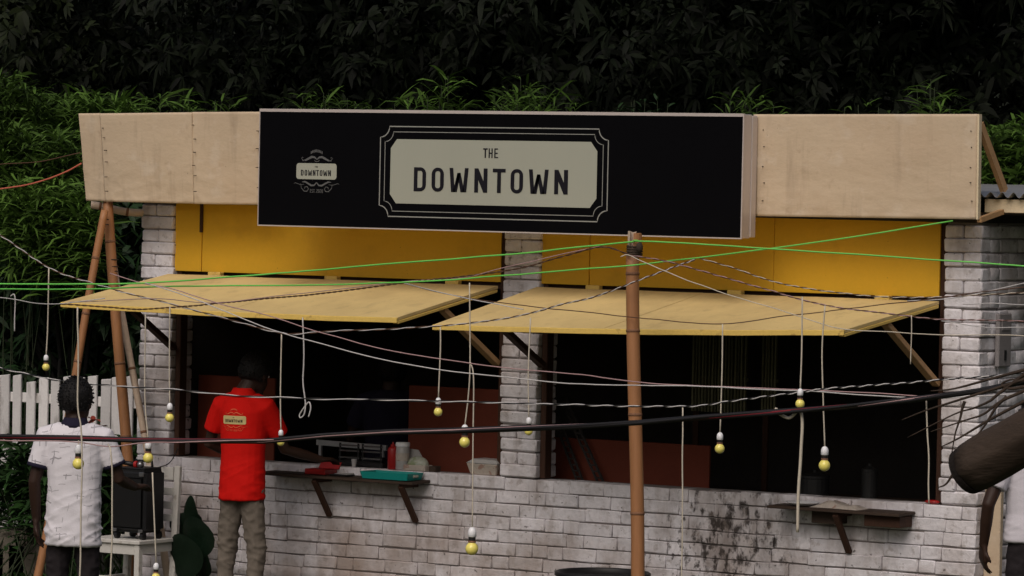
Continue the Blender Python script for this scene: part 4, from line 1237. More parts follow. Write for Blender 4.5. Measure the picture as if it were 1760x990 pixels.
for s in (-1, 1):
    part(MB().box((sx_+s*(hw-.03)-.018, sy_-hd-.006, zt_-.042), (sx_+s*(hw-.03)+.018, sy_-hd+.01, zt_-.012)), 'corner_trim', M['silver'], sp_, bevel=.004)
    part(MB().box((sx_+s*(hw-.03)-.016, sy_-hd-.006, zb+.004), (sx_+s*(hw-.03)+.016, sy_-hd+.01, zb+.024)), 'corner_trim', M['silver'], sp_, bevel=.004)
    for yy in (sy_-hd+.03, sy_+hd-.03):
        whl = MB().tube([(sx_+s*(hw-.03)-.012, yy, cz+.024), (sx_+s*(hw-.03)+.012, yy, cz+.024)], .024, 14)
        part(whl, 'wheel', M['black_plastic'], sp_)
        part(MB().box((sx_+s*(hw-.03)-.016, yy-.012, cz+.03), (sx_+s*(hw-.03)+.016, yy+.012, zb+.003)), 'castor_fork', M['black_plastic'], sp_)
part(MB().box((sx_-hw-.003, sy_-.02, zb+.06), (sx_-hw+.004, sy_+.01, zb+.12)), 'label_plate', M['socket'], sp_)
mz = zt_+.032
mc = thing('microphone', 'dark handheld microphone with red ring lying on the speaker', 'microphone', (sx_-.02, sy_-.05, zt_+.014))
part(MB().tube([(sx_-.12, sy_-.06, mz+.012), (sx_+.0, sy_-.05, mz)], [.012,.017], 10), 'handle', M['black_plastic'], mc, smooth=True)
part(MB().tube([(sx_+.002, sy_-.05, mz), (sx_+.022, sy_-.048, mz)], .023, 12), 'ring', M['red_plastic'], mc)
part(MB().ell((sx_+.045, sy_-.046, mz), (.024,.024,.024)), 'head', M['silver'], mc, smooth=True)

# ------------------------------------------------------------------ things on the counter
ZI = ZS+.0005
def ctr(px, py, Y): return P(px, py, Y)
def tray():
    c0 = P(620, 818, -.20).x; c1 = P(703, 820, -.20).x
    t = thing('serving_tray', 'teal plastic serving tray with side handle holes on the left shelf', 'tray', ((c0+c1)/2, -.08, ZI))
    y0, y1 = -.212, -.03; h_ = .045
    part(MB().box((c0+.015, y0+.015, ZI), (c1-.015, y1-.015, ZI+.006)), 'base', M['teal'], t)
    for q0, q1 in (((c0+.012,y0+.012),(c1-.012,y0+.012)), ((c1-.012,y0+.012),(c1-.012,y1-.012)), ((c1-.012,y1-.012),(c0+.012,y1-.012)), ((c0+.012,y1-.012),(c0+.012,y0+.012))):
        mid = Vector(((c0+c1)/2, (y0+y1)/2, 0))
        def out_(p, z): 
            v = Vector((p[0], p[1], z)); o_ = Vector((math.copysign(.012, p[0]-mid.x), math.copysign(.012, p[1]-mid.y), 0))
            return v+o_*(z-ZI)/h_
        a, b = out_(q0, ZI), out_(q1, ZI); c, d = out_(q1, ZI+h_), out_(q0, ZI+h_)
        inn = (mid-(a+b)/2); inn.z = 0; inn = inn.normalized()*.005
        part(MB().hexa([a, b, b+inn, a+inn], [d, c, c+inn, d+inn]), 'side', M['teal'], t)
    for xx in (c0-.002, c1-.006):
        part(MB().box((xx, -.15, ZI+.016), (xx+.009, -.09, ZI+.034)), 'handle_hole', M['film'], t, bevel=.004)
    return t
tray()
def boxthing(name, label, cat, px0, px1, Y, z0, h_, depth, m, bevel=.004, smooth=False):
    x0 = P(px0, 800, Y).x; x1 = P(px1, 800, Y).x
    return solo(MB().box((x0, Y, z0), (x1, Y+depth, z0+h_)), name, m, label, cat, ((x0+x1)/2, Y+depth/2, z0), bevel=bevel, seg=2)
# red box with raised lid
x0 = P(525, 800, -.15).x; x1 = P(560, 800, -.15).x
rb = thing('red_box', 'red plastic box with open lid at the left end of the shelf', 'box', ((x0+x1)/2, -.1, ZI))
part(MB().box((x0, -.16, ZI), (x1, -.02, ZI+.035)), 'body', M['red_plastic'], rb, bevel=.004)
part(MB().hexa([(x0+.01,-.020,ZI+.030),(x1+.01,-.020,ZI+.030),(x1+.01,-.012,ZI+.030),(x0+.01,-.012,ZI+.030)], [(x0+.02,.0,ZI+.075),(x1+.02,.0,ZI+.075),(x1+.02,.008,ZI+.075),(x0+.02,.008,ZI+.075)]), 'lid', M['red_plastic'], rb, bevel=.002)
# phone and paper
x0 = P(572, 800, -.12).x
solo(MB().box((x0, -.16, ZI), (x0+.15, -.08, ZI+.010)), 'phone', M['black_plastic'], 'black slab phone lying beside the red box', 'phone', (x0+.07, -.12, ZI), bevel=.003)
solo(MB().hexa([(x0+.02,-.13,ZI+.011),(x0+.13,-.15,ZI+.011),(x0+.15,-.09,ZI+.011),(x0+.03,-.08,ZI+.011)], [(x0+.02,-.13,ZI+.014),(x0+.13,-.15,ZI+.014),(x0+.15,-.09,ZI+.020),(x0+.03,-.08,ZI+.014)]), 'paper_slip', M['white_plastic'], 'folded white paper slip lying on the black phone', 'paper', (x0+.08, -.11, ZI+.011))
# two-burner stove behind
x0 = P(582, 790, .12).x; x1 = P(660, 790, .12).x
st = thing('gas_stove', 'black two-burner gas stove with chrome bars behind the cup', 'stove', ((x0+x1)/2, .18, ZC))
part(MB().box((x0, .10, ZC+.002), (x1, .30, ZC+.035)), 'body', M['black_plastic'], st, bevel=.006)
for i in range(2):
    xa = x0+.01+(x1-x0)*.5*i; xb = xa+(x1-x0)*.5-.02
    for zz in (.055, .10, .135):
        part(MB().tube([(xa, .11, ZC+zz), (xb, .11, ZC+zz)], .006, 6), 'bar', M['silver'] if zz > .05 else M['black_plastic'], st)
    for xx in (xa+.008, xb-.008):
        part(MB().tube([(xx, .11, ZC+.036), (xx, .11, ZC+.15)], .007, 6), 'post', M['black_plastic'], st)
    part(MB().lathe([(.03,0),(.045,.004),(.045,.02),(.03,.026)], ((xa+xb)/2, .2, ZC+.036), 14), 'burner', M['black_plastic'], st)
p = P(607, 796, .02)
solo(MB().lathe([(.012,0),(.013,.002),(.019,.05),(.0195,.052),(.0175,.052),(.012,.006)], (p.x, .03, ZC+.001), 14), 'paper_cup', M['white_plastic'], 'tiny white cup standing before the stove', 'cup', (p.x, .03, ZC), smooth=True)
# steel rail inside
a = P(545, 760, .35); b = P(665, 770, .35)
m = MB().beam(a, b, .02, .035)
m.box((a.x+.02, .34, .93), (a.x+.04, .36, a.z)); m.box((b.x-.04, .34, .93), (b.x-.02, .36, b.z))
solo(m, 'steel_rail', M['tin'], 'dull steel rail standing behind the stove in the left opening', 'rail', ((a.x+b.x)/2, .35, .93))
# red bottle, jar
p = P(673.5, 797, .05)
bt = thing('sauce_bottle', 'red squeeze bottle standing beside the white jar', 'bottle', (p.x, .06, ZC+.001))
part(MB().lathe([(.030,0),(.034,.004),(.034,.125),(.030,.14),(.018,.148)], (p.x, .06, ZC+.001), 18), 'body', M['red_plastic'], bt, smooth=True)
part(MB().lathe([(.016,0),(.016,.012),(.006,.016),(.004,.030)], (p.x, .06, ZC+.149), 12), 'cap', M['red_plastic'], bt)
p = P(694, 797, .09)
jr = thing('plastic_jar', 'white plastic jar with lid beside the red bottle', 'jar', (p.x, .075, ZC))
part(MB().lathe([(.042,0),(.045,.004),(.045,.145),(.040,.152)], (p.x, .075, ZC+.001), 18), 'body', M['white_plastic'], jr, smooth=True)
part(MB().lathe([(.046,0),(.047,.003),(.047,.022),(.044,.026)], (p.x, .075, ZC+.152), 18), 'lid', M['socket'], jr)
part(MB().lathe([(.0455,0),(.0455,.05)], (p.x, .075, ZC+.06), 18), 'label_band', M['carton'], jr)
# wrapped food and card
p = P(716, 806, .02)
fd = thing('food_dome', 'clear domed food tub with white carton base on the shelf end', 'food tub', (p.x, .06, ZC))
part(MB().box((p.x-.10, .01, ZC+.001), (p.x+.07, .11, ZC+.040)), 'base', M['carton'], fd, bevel=.006)
part(MB().ell((p.x-.015, .06, ZC+.041), (.080,.045,.055)), 'dome', M['film'], fd, smooth=True)
a = P(703, 790, .13)
zc_ = ZC+.001
pr_ = [(a.x, zc_), (a.x+.125, zc_), (a.x+.125, zc_+.05), (a.x+.07, zc_+.13), (a.x, zc_+.135)]
m = MB(); m.add([(q[0], .13, q[1]) for q in pr_]+[(q[0], .136, q[1]) for q in pr_], [(0,1,2,3,4),(9,8,7,6,5)]+[(i, 5+i, 5+(i+1) % 5, (i+1) % 5) for i in range(5)])
solo(m, 'price_card', M['white_plastic'], 'white cut-corner card standing behind the domed food tub', 'card', (a.x+.06, .13, ZC))
p = P(744, 806, .03)
solo(MB().box((p.x-.02, .01, ZC+.002), (p.x+.03, .08, ZC+.04)), 'wood_block', M['shelf_wood'], 'small brown wood block beside the food tub', 'block', (p.x, .04, ZC), bevel=.004)
x0 = P(805, 812, .04).x; x1 = P(858, 812, .04).x
ct = thing('food_carton', 'crumpled white foam food carton on the sill by the middle pillar', 'food carton', ((x0+x1)/2, .1, ZC))
part(MB().hexa([(x0+.02,.03,ZC+.002),(x1-.02,.03,ZC+.002),(x1-.02,.17,ZC+.002),(x0+.02,.17,ZC+.002)], [(x0,.01,ZC+.075),(x1,.01,ZC+.075),(x1,.19,ZC+.075),(x0,.19,ZC+.075)]), 'tub', M['carton'], ct, bevel=.006)
part(MB().hexa([(x0-.004,.006,ZC+.0755),(x1+.004,.006,ZC+.0755),(x1+.004,.194,ZC+.0755),(x0-.004,.194,ZC+.0755)], [(x0+.04,.03,ZC+.105),(x1-.02,.03,ZC+.100),(x1-.02,.17,ZC+.10),(x0+.04,.17,ZC+.105)]), 'lid', M['white_plastic'], ct, bevel=.005)
# plate and cloth on the right shelf
p = P(1388, 853, -.05)
solo(MB().lathe([(.05,0),(.055,.002),(.105,.018),(.107,.021),(.10,.019),(.05,.006)], (p.x, -.11, ZS+.001), 24), 'plate', M['socket'], 'white plate at the left end of the right shelf', 'plate', (p.x, -.11, ZS+.001), smooth=True)
a = P(1400, 858, -.10); m = MB(); nx_, ny_ = 18, 10
for j in range(ny_+1):
    for i in range(nx_+1):
        s, t_ = i/nx_, j/ny_
        e = min(s, 1-s, t_, 1-t_)
        m.v.append((a.x+.34*s, -.17+.16*t_+.02*math.sin(s*5), ZS-.003+min(1, e*6)*(.016+.018*abs(noise.noise((s*4, t_*3, 2)))+.02*math.exp(-((s-.35)/.15)**2))))
for j in range(ny_):
    for i in range(nx_): q = j*(nx_+1)+i; m.f.append((q, q+1, q+nx_+2, q+nx_+1))
solo(m, 'dish_cloth', M['carton'], 'crumpled grey dish cloth lying on the right shelf', 'cloth', (a.x+.17, -.1, ZS-.004), smooth=True)
p = P(1597, 871, -.01)
solo(MB().ell((p.x, .03, ZC+.012), (.05,.03,.013)), 'red_rag', M['red_plastic'], 'small red rag on the right end of the sill', 'rag', (p.x, .03, ZC), smooth=True)

# inside the right opening: bamboo matting, leaning lattice strips
for (pa, pb_, n_) in ((1190, 1285, 17), (1310, 1336, 5)):
    x0 = P(pa, 600, 1.45).x; x1 = P(pb_, 600, 1.45).x
    t = thing('bamboo_screen', 'bamboo slat screen %s standing inside the dark right opening' % ('wide piece' if n_ > 9 else 'narrow strip'), 'screen', ((x0+x1)/2, 1.45, .03))
    for i in range(n_):
        xx = x0+(x1-x0)*(i+.5)/n_
        part(MB().beam((xx, 1.45, 1.40), (xx+random.uniform(-.01,.01), 1.45, 2.60), (x1-x0)/n_*.72, .012, ref=(1,0,0)), 'slat', M['matting'], t)
    for zz in (1.62, 1.98, 2.3):
        part(MB().box((x0, 1.459, zz-.012), (x1, 1.475, zz+.012)), 'cross_slat', M['matting'], t)
    part(MB().box((x0, 1.476, .031), (x0+.04, 1.496, 2.68)), 'post', M['dark_wood'], t)
for k, (a, b) in enumerate((((945,690),(1000,835)), ((968,685),(1015,790)))):
    p0 = P(a[0], a[1], .38); p1 = P(b[0], b[1], .34)
    t = thing('lattice_strip', ('longer' if k == 0 else 'shorter')+' dark lattice strip leaning before the low maroon board', 'strip', (p1.x, p1.y, .95))
    p1b = p0+(p1-p0)*((p0.z-.95)/(p0.z-p1.z))
    for s in (-1, 1):
        o_ = Vector((s*.022, 0, 0)); part(MB().beam(p0+o_, p1b+o_, .012, .012), 'rail', M['soot'], t)
    for i in range(14):
        c = p0.lerp(p1b, (i+.5)/14); part(MB().box((c.x-.024, c.y-.012, c.z-.005), (c.x+.024, c.y-.005, c.z+.005)), 'rung', M['soot'], t)

p = P(1494, 845, .35)
tb = thing('kitchen_table', 'dark wooden work table inside the right opening', 'table', (2.55, .55, .03))
part(MB().box((1.6, .40, .93), (2.95, .85, .96)), 'top', M['shelf_wood'], tb, bevel=.004)
for xx in (1.64, 2.87):
    for yy in (.42, .79): part(MB().box((xx, yy, .031), (xx+.05, yy+.05, .929)), 'leg', M['shelf_wood'], tb)
for px_, hh, rr_, nm, lb, mt in ((1494, .17, .05, 'tin_canister', 'dull grey tin canister on the table inside the right opening', 'dark_tin'), (1400, .11, .09, 'steel_pot', 'steel pot on the table inside the right opening', 'dark_tin')):
    p = P(px_, 840, .52)
    t = thing(nm, lb, 'canister' if hh > .15 else 'pot', (p.x, .52, .961))
    part(MB().lathe([(rr_*.95,0),(rr_,.006),(rr_,hh),(rr_*.96,hh+.004)], (p.x, .52, .961), 20), 'body', M[mt], t, smooth=False)
    part(MB().lathe([(rr_*1.03,0),(rr_*1.03,.015),(rr_*.4,.03),(.012,.034),(.012,.05)], (p.x, .52, .961+hh+.005), 20), 'lid', M[mt], t)
# black drum by the pole
dz = PZ(1038, 985, .42)
dz = P(1036, 984, -.75)
dr = thing('black_drum', 'black plastic drum standing against the brick wall behind the bamboo pole', 'drum', (dz.x, -.75, 0))
R_ = .285; zt_ = P(1036, 988, -.95).z
part(MB().lathe([(R_*.9,0),(R_*.95,.01),(R_,zt_*.5),(R_*.98,zt_-.04),(R_*.98,zt_-.03),(R_*.94,zt_-.03),(R_*.9,.03)], (dz.x, -.75, 0), 32), 'body', M['black_plastic'], dr, smooth=True)
part(MB().lathe([(R_*.99,0),(R_*1.03,.006),(R_*1.03,.026),(R_*.99,.032),(R_*.95,.026),(R_*.95,.006)], (dz.x, -.75, zt_-.032), 32), 'rim', M['black_plastic'], dr, smooth=True)

# ------------------------------------------------------------------ cut log and twigs at the right edge
YL = -5.0
a = P(1668, 806, YL); b = P(1850, 702, YL-.1); d = (b-a).normalized()
e_ = a+(b-a)*5
lg = thing('sawn_tree', 'tree with thick dark sawn-off limb slanting before the person by the right pillar', 'tree', (e_.x, e_.y, 0))
sc = (a-CAM).dot(FWD)/F_PX
r0 = 43*sc
pts, rr = [], []
for i in range(41):
    pts.append(a+(b-a)*i/40*5); rr.append(r0*(1+.03*math.sin(i*.5)+.02*math.sin(i*1.3)))
lm_ = MB().tube(pts, rr, 28)
for i_, v in enumerate(lm_.v):
    v = Vector(v); ax = a+d*((v-a).dot(d)); ra = v-ax
    g_ = noise.noise((ra.normalized()*3.2)+Vector((ax.x*.8, 0, 0)))*.10+noise.noise(ra.normalized()*8+Vector((ax.x*2.5, 0, 0)))*.05
    lm_.v[i_] = tuple(ax+ra*(1+g_)+d*(.03*noise.noise(ra*9) if i_ < 28 else 0))
part(lm_, 'limb', M['log'], lg, smooth=True)
part(MB().tube(spline([(e_.x+.1, e_.y, 0), (e_.x+.03, e_.y, 1.4), (e_.x, e_.y, e_.z), (e_.x+.2, e_.y+.2, e_.z+3)], 6), [.30-.008*i for i in range(19)], 16), 'trunk', M['log'], lg, smooth=True)
part(MB().tube([a-d*.035, a+d*.002], [r0*.96, r0*1.0], 28), 'cut_face', M['log_end'], lg)
part(MB().tube([a-d*.038, a-d*.034], [r0*.35, r0*.36], 12), 'pith', M['log'], lg)
TW = [[(1760,652),(1710,668),(1640,690),(1590,706),(1550,722)], [(1760,690),(1700,722),(1650,752),(1618,768)], [(1760,644),(1715,678),(1700,690),(1672,702),(1640,712),(1560,752)],
      [(1658,690),(1654,702),(1650,720),(1642,745),(1636,778)], [(1760,665),(1735,668),(1722,660),(1740,652),(1760,656)], [(1650,806),(1640,812),(1626,832),(1612,838)], [(1760,672),(1720,690),(1690,712),(1660,722),(1600,742)], [(1730,682),(1712,700),(1690,735),(1668,760)], [(1760,636),(1700,652),(1640,668),(1600,672)]]
TL_ = ['long bare twig reaching left above the cut log', 'bare twig slanting down past the right pillar towards the sill', 'crooked bare twig with a kink near the pillar top', 'short bare twig hanging down before the right pillar', 'curled bare twig tip above the log', 'tiny broken twig at the cut end of the log', 'thin bare twig crossing the middle of the right pillar', 'short forked twig drooping towards the top of the log', 'straight bare twig along the cable bundle at the right pillar']
for q, lb in zip(TW, TL_):
    pts = spline([P(x, y, -4.6+.0*i) for i, (x, y) in enumerate(q)], 5)
    n_ = len(pts)
    ex = [pts[0]+(pts[0]-pts[1]).normalized()*.5]+pts if q[0][0] >= 1760 else pts
    solo(MB().tube(ex, [.009*(1-.75*i/len(ex)) for i in range(len(ex))], 6), 'bare_twig', M['log'], lb, 'twig', min(ex, key=lambda v: v.z), smooth=True)

# ------------------------------------------------------------------ picket fence
YF = .9
fx = [-8, 10, 30.5, 53, 75, 96, 118, 138, 159, 181, 202, 222, 243]
tops = [644, 643, 644, 655, 648, 652, 646, 648, 645, 650, 647, 646, 649]
fe = thing('picket_fence', 'weathered white picket fence beside the left end of the kiosk', 'fence', (P(120, 700, YF).x, YF, 0))
x0 = P(-70, 700, YF).x; x1 = P(250, 700, YF).x
for zt_, in ((P(120, 688, YF).z,), (.45,)):
    part(MB().box((x0, YF+.024, zt_-.035), (x1, YF+.055, zt_+.035)), 'rail', M['picket'], fe, bevel=.004)
for x, ty in zip(fx, tops):
    p = P(x, ty, YF); hw_ = random.uniform(.036, .044); ti = random.uniform(-.012, .012)
    zt_ = p.z
    m = MB().hexa([(p.x-hw_,YF,.03),(p.x+hw_,YF,.03),(p.x+hw_,YF+.02,.03),(p.x-hw_,YF+.02,.03)],
                  [(p.x-hw_+ti,YF,zt_-.01),(p.x+hw_+ti,YF,zt_+random.uniform(-.012,.006)),(p.x+hw_+ti,YF+.02,zt_),(p.x-hw_+ti,YF+.02,zt_-.01)])
    part(m, 'picket', M['picket'], fe, bevel=.004)
part(MB().box((x0-.05, YF+.06, 0), (x0+.03, YF+.14, 1.35)), 'post', M['picket'], fe, bevel=.005)

# ------------------------------------------------------------------ foliage
def leaf_mesh(name, P0, D, U, L_, W_, droop, off):
    n = len(P0)
    D = D/np.linalg.norm(D, axis=1, keepdims=True)
    Rr = np.cross(D, U); Rr /= (np.linalg.norm(Rr, axis=1, keepdims=True)+1e-9)
    L_ = L_[:, None]; W_ = W_[:, None]; g_ = np.array([[0, 0, -1.0]])*droop[:, None]
    a = P0
    m1 = P0+D*L_*.30+g_*L_*.05; m2 = P0+D*L_*.66+g_*L_*.28
    tip = P0+D*L_*.92+g_*L_*.62
    Nn = np.cross(Rr, D)
    V = np.stack([a, m1+Rr*W_*.5+Nn*W_*.15, m1-Rr*W_*.5+Nn*W_*.15, m2+Rr*W_*.40+Nn*W_*.1, m2-Rr*W_*.40+Nn*W_*.1, tip], 1).reshape(-1, 3)-np.array(off)[None]
    base = (np.arange(n)*6)[:, None]
    T = np.array([[0,2,1],[1,2,4],[1,4,3],[3,4,5]]).reshape(1, 12)
    idx = (base+T).reshape(-1).astype(np.int32)
    me = bpy.data.meshes.new(name)
    me.vertices.add(n*6); me.vertices.foreach_set('co', V.astype(np.float32).ravel())
    me.loops.add(len(idx)); me.loops.foreach_set('vertex_index', idx)
    me.polygons.add(n*4); me.polygons.foreach_set('loop_start', (np.arange(n*4)*3).astype(np.int32))
    me.polygons.foreach_set('use_smooth', np.ones(n*4, dtype=bool))
    me.update(calc_edges=True)
    return me
def unit(n):
    v = rng.normal(size=(n, 3)); return v/np.linalg.norm(v, axis=1, keepdims=True)
def whorls(C, k, L0, L1, wf, droop=(.2,.9)):
    """C cluster centres -> leaf arrays"""
    n = len(C)
    ax = unit(n)*.7+np.array([0, -.5, .45]); ax /= np.linalg.norm(ax, axis=1, keepdims=True)
    C2 = np.repeat(C, k, 0); A2 = np.repeat(ax, k, 0)
    rv = unit(n*k); rv -= A2*(rv*A2).sum(1, keepdims=True); rv /= np.linalg.norm(rv, axis=1, keepdims=True)
    D = rv+A2*rng.uniform(-.1, .7, (n*k, 1))
    L_ = rng.uniform(L0, L1, n*k)*np.repeat(rng.uniform(.7, 1.15, n), k)
    return C2+D*.01, D, A2+rng.normal(size=(n*k, 3))*.15, L_, L_*wf*rng.uniform(.8, 1.2, n*k), rng.uniform(droop[0], droop[1], n*k)
def tree(label, base, crown_c, crown_r, ncl, k, leafm, L0=.12, L1=.20, wf=.26, group=None, lumps=26, trunk_r=.13):
    base = Vector(base)
    t = thing('tree', label, 'tree', base, group)
    cc = np.array(crown_c); cr = np.array(crown_r)
    lc_ = unit(lumps)*rng.uniform(.35, 1, (lumps, 1))*cr+cc
    per = ncl//lumps
    C = np.concatenate([lc_[i]+unit(per)*np.cbrt(rng.uniform(.15, 1, (per, 1)))*cr*np.array([.36,.36,.26]) for i in range(lumps)])
    C = C[C[:, 2] > .3]
    me = leaf_mesh('crown', *whorls(C, k, L0, L1, wf), base)
    obj('crown', me, M[leafm], t)
    m = MB()
    top = Vector(crown_c)
    pts = spline([base, base+Vector((.1,.05,top.z*.35)), base+Vector((-.08,.1,top.z*.7)), base.lerp(top, .4)+Vector((0,0,top.z*.6+cr[2]*.5))], 5)
    part(MB().tube(pts, [trunk_r*(1-.75*i/len(pts)) for i in range(len(pts))], 10), 'trunk', M['bark'], t, smooth=True)
    for i in range(0, lumps, 2):
        e = Vector(lc_[i]); s = pts[int(len(pts)*random.uniform(.35, .8))]
        if e.z < .5: continue
        mid = s.lerp(e, .5)+Vector((0,0,.2))
        q = spline([s, mid, e], 4)
        part(MB().tube(q, [.022*(1-.8*j/len(q)) for j in range(len(q))], 6), 'limb', M['bark'], t, smooth=True)
    return t
GT = 'dark trees behind the kiosk'
for px, Y in ((230,5.6),(520,5.0),(800,5.8),(1080,5.2),(1360,5.7),(1640,5.0),(1900,5.6)):
    c = P(px, 60, Y)
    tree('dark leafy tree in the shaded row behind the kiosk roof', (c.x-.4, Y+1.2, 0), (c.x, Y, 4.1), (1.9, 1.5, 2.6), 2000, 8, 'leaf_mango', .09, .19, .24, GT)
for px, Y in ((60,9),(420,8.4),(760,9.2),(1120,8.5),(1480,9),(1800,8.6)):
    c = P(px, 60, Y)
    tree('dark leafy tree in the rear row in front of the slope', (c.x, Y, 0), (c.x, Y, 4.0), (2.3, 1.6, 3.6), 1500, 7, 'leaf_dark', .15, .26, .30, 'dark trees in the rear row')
c = P(40, 40, 4.2)
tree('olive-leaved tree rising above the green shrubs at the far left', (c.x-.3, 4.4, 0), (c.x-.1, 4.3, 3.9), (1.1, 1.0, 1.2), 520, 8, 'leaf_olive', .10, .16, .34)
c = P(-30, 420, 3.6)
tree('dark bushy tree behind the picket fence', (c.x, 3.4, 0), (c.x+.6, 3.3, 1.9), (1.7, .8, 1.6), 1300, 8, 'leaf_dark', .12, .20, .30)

def weed(label, base, tops_, nleaf, L0, L1, wf, mt='leaf_green', group=None, name='weed_plant', spread=.10, zlo=.55, stem_r=.007, cat='plant', every=2):
    """stems from base to each top, narrow arching leaves along the upper part"""
    base = Vector(base); t = thing(name, label, cat, base, group)
    PP, DD = [], []
    for ti_, tp in enumerate(tops_):
        tp = Vector(tp)
        b0 = base+Vector((random.uniform(-spread, spread), random.uniform(-spread, spread), 0))
        mid = b0.lerp(tp, .6)+Vector((random.uniform(-.05,.05), random.uniform(-.05,.05), .05))
        q = spline([b0, mid, tp], 8)
        if ti_ % every == 0: part(MB().tube(q, [stem_r*(1-.7*i/len(q)) for i in range(len(q))], 5), 'stem', M['stem'], t, smooth=True)
        for i in range(nleaf):
            s = zlo+(1-zlo)*(random.random()**.5)
            f_ = s*(len(q)-1); k = min(int(f_), len(q)-2)
            p = q[k].lerp(q[k+1], f_-k)
            a = random.uniform(0, 2*math.pi)
            up_ = lerp(.15, 1.0, (s-zlo)/(1-zlo))*random.uniform(.4, 1.2)
            PP.append(p); DD.append((math.cos(a), math.sin(a), up_))
    n = len(PP); PP = np.array([tuple(p) for p in PP]); DD = np.array(DD)
    L_ = rng.uniform(L0, L1, n)
    obj('leaves', leaf_mesh('leaves', PP, DD, np.tile([[0,0,1.0]], (n,1))+rng.normal(size=(n,3))*.3, L_, L_*wf*rng.uniform(.8,1.2,n), rng.uniform(.25, 1.0, n), base), M[mt], t)
    return t
def weed_px(label, spec, Y, nleaf, L0, L1, wf, mult=3, **kw):
    tops_ = []
    for x, y in spec:
        for e in range(mult):
            tops_.append(P(x+(random.gauss(0, 11) if e else 0), y+(abs(random.gauss(0, 13)) if e else 0), Y+random.uniform(-.2, .2)))
    bx = sum(p.x for p in tops_)/len(tops_)
    return weed(label, (bx, Y, 0), tops_, nleaf, L0, L1, wf, **kw)
YR = 3.0
weed_px('green weed with narrow leaves above the left end of the black sign', [(520,165),(545,152),(565,160),(590,168),(610,176),(635,178)], YR, 26, .10, .36, .07)
weed_px('tall green weed behind the middle of the sign, with one bare shoot', [(700,168),(715,172),(735,165),(765,137),(770,130),(790,168),(755,172),(800,175)], YR, 25, .10, .36, .07)
weed_px('bright green weed above the plate lettering on the sign', [(850,168),(872,150),(895,135),(910,158),(930,165),(955,160),(890,165),(980,172),(905,168)], YR, 26, .10, .36, .07)
weed_px('small green weed above the right end of the sign', [(1255,172),(1275,165),(1290,178),(1305,170),(1330,180)], YR, 19, .10, .36, .07)
weed_px('thin low weed above the right cream fascia', [(1475,180),(1490,176),(1510,184),(1530,178)], YR, 9, .09, .16, .14)
weed_px('lanky weed with a leafy tip above the right fascia end', [(1600,136),(1592,140),(1606,150),(1640,178)], YR, 18, .10, .36, .07)
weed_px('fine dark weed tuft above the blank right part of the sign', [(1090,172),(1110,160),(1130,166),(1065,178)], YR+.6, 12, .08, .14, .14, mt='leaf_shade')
weed_px('leafy weeds along the top of the left cream fascia', [(225,170),(250,176),(275,170),(300,175),(325,168),(345,176),(370,172),(392,178),(240,180),(310,180)], YR, 23, .10, .36, .07)
weed_px('thick green shrub beyond the tin roof at the right', [(1705,232),(1722,222),(1745,214),(1758,222),(1775,210),(1735,240),(1765,250),(1715,262),(1750,270),(1700,290),(1740,300),(1770,290)], 2.9, 40, .14, .24, .14, name='shrub', cat='shrub', zlo=.75)
# left shrubs
ks = 0
LS = [('tall feathery green shrub at the far left of the yard', [(-60,150),(-20,140),(10,135),(40,150),(60,160),(80,175),(20,180),(-40,190),(50,200)], 2.3),
      ('feathery green shrub leaning on the left end of the fascia', [(95,165),(120,172),(150,168),(175,176),(205,172),(130,190),(100,200),(160,186),(215,182)], 2.6),
      ('drooping green shrub in front of the tall one', [(0,225),(30,218),(60,222),(90,232),(115,240),(20,260),(60,268),(100,275),(-30,240)], 1.75),
      ('lower green shrub beside the bamboo props', [(20,310),(60,315),(100,305),(125,325),(80,345),(40,355),(10,340),(140,350),(165,380)], 1.45)]
for lb, sp2, Y in LS:
    weed_px(lb, sp2, Y, 56, .09, .36, .075, mult=6, name='shrub', cat='shrub', zlo=.66, spread=.35, stem_r=.006, every=9)
sp3 = [(x, y) for x in range(-20, 250, 30) for y in (430, 520)]
c = P(110, 520, 2.0)
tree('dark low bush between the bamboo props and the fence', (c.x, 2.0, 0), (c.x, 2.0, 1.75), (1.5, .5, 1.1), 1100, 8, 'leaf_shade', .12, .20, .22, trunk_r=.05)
weed_px('reddish leafed plant behind the patterned shirt collar', [(158,722),(165,735)], .6, 5, .08, .12, .4, mt='red_leaf', zlo=.85)
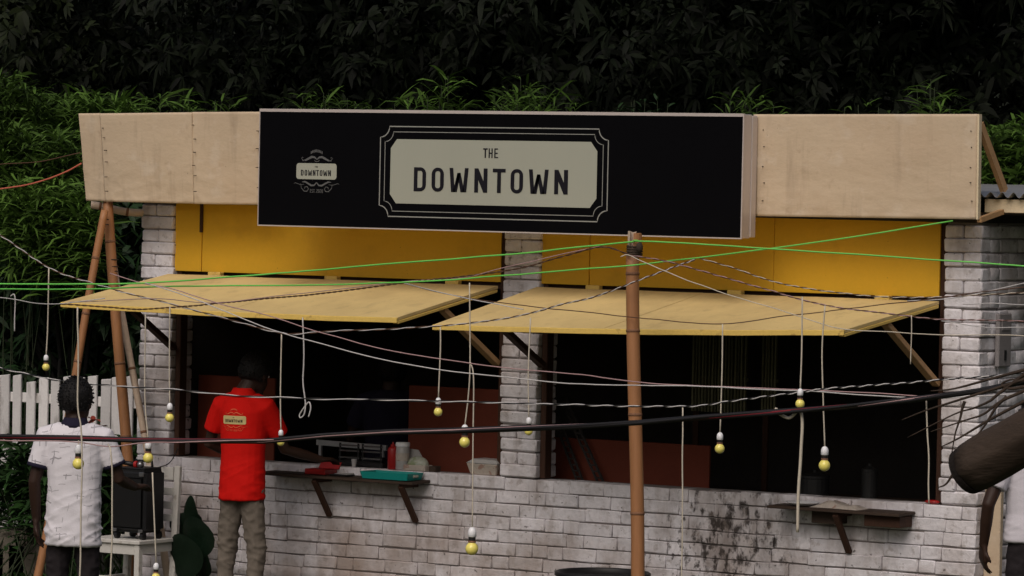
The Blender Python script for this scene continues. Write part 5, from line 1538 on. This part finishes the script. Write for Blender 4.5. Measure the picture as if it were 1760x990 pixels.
# big-leaved dark plant beside the chair
YB = -.30
bpx = [((322,905),34,26,.3), ((338,925),36,38,-.35), ((318,955),34,38,.15), ((345,965),26,26,-.5), ((330,880),15,28,.0)]
bb = P(335, 990, YB)
bl = thing('broad_leaf_plant', 'dark green broad-leaved plant standing against the brick wall by the chair', 'plant', (bb.x, YB, 0))
for i, ((x, y), rx, rz_, ti) in enumerate(bpx):
    c = P(x, y, YB-.05*(i % 3)); sc = (c-CAM).dot(FWD)/F_PX
    rx *= sc; rz_ *= sc
    m = MB(); m.v.append((c.x, c.y, c.z)); nn = 20
    for rg in (.5, 1.0):
        for k in range(nn):
            a = 2*math.pi*k/nn
            rr_ = rg*(1+.05*math.sin(3*a+i)+ (.12*max(0, -math.sin(a))**3 if rg == 1 else 0))
            u_ = rx*rr_*math.cos(a); v_ = rz_*rr_*math.sin(a)
            m.v.append((c.x+u_*math.cos(ti)-v_*math.sin(ti), c.y-.02*(1-rg*rg)+.045*rg*rg*math.sin(2*a+i)*.3-.03*rg*math.sin(a), c.z+u_*math.sin(ti)+v_*math.cos(ti)))
    m.f += [(0, 1+k, 1+(k+1) % nn) for k in range(nn)]+[(1+k, 1+nn+k, 1+nn+(k+1) % nn, 1+(k+1) % nn) for k in range(nn)]
    part(m, 'leaf', M['bigleaf'], bl, smooth=True)
    part(MB().tube(spline([(bb.x, YB, 0), ((bb.x+c.x)/2, YB+.02, c.z*.5), (c.x, c.y+.012, c.z)], 5), .008, 6), 'stalk', M['stem'], bl, smooth=True)
# grass, and low stone edging at the left
gx = rng.uniform(-9, -2.95, 26000); gy = rng.uniform(-1.2, 5.5, 26000)
keep = ~((gx > -3.0) & (gy > -.5))
gx, gy = gx[keep], gy[keep]; n = len(gx)
den = np.array([noise.noise((x*1.1, y*1.1, 4)) for x, y in zip(gx, gy)])
kk = den > -.25; gx, gy, den = gx[kk], gy[kk], den[kk]; n = len(gx)
PPg = np.stack([gx, gy, np.zeros(n)], 1); aa = rng.uniform(0, 6.28, n)
DDg = np.stack([np.cos(aa)*.45, np.sin(aa)*.45, np.ones(n)], 1)
Lg = rng.uniform(.10, .28, n)*(1+den)
o = obj('grass', leaf_mesh('grass', PPg, DDg, unit(n), Lg, Lg*.05+.004, rng.uniform(.1, .7, n), (0,0,0)), M['leaf_grass'])
tag(o, 'short dark grass on the ground left of the kiosk', 'grass', kind='stuff')
tufts = [(x, y) for x in range(-10, 245, 17) for y in (765, 800, 830)]
weed_px('tall dark grass clump growing along the foot of the picket fence', tufts, .45, 26, .14, .26, .16, name='grass_clump', zlo=.15, spread=.7, mt='leaf_grass', cat='grass')
c = P(-330, 300, 2.0)
tree('unseen tree added right of the tin roof to block blue sky light', (7.6, 2.6, 0), (7.4, 2.2, 4.2), (2.0, 1.8, 2.8), 1300, 8, 'leaf_mango', .13, .22, .27)  # out of frame, added to cut blue sky light on the side wall
SL = [((-12,60),(912,930)), ((28,86),(936,955)), ((-30,24),(938,958))]
for (xa, xb), (ya, yb) in SL:
    p0 = P(xa, yb, .35); p1 = P(xb, ya, .35)
    m = MB().box((p0.x, .25, 0), (p1.x, .55, p1.z))
    o = solo(m, 'stone_slab', M['stone'], 'worn pale stone slab among the grass left of the chair', 'stone', ((p0.x+p1.x)/2, .4, 0), 'stone slabs in the grass', bevel=.015, seg=2)
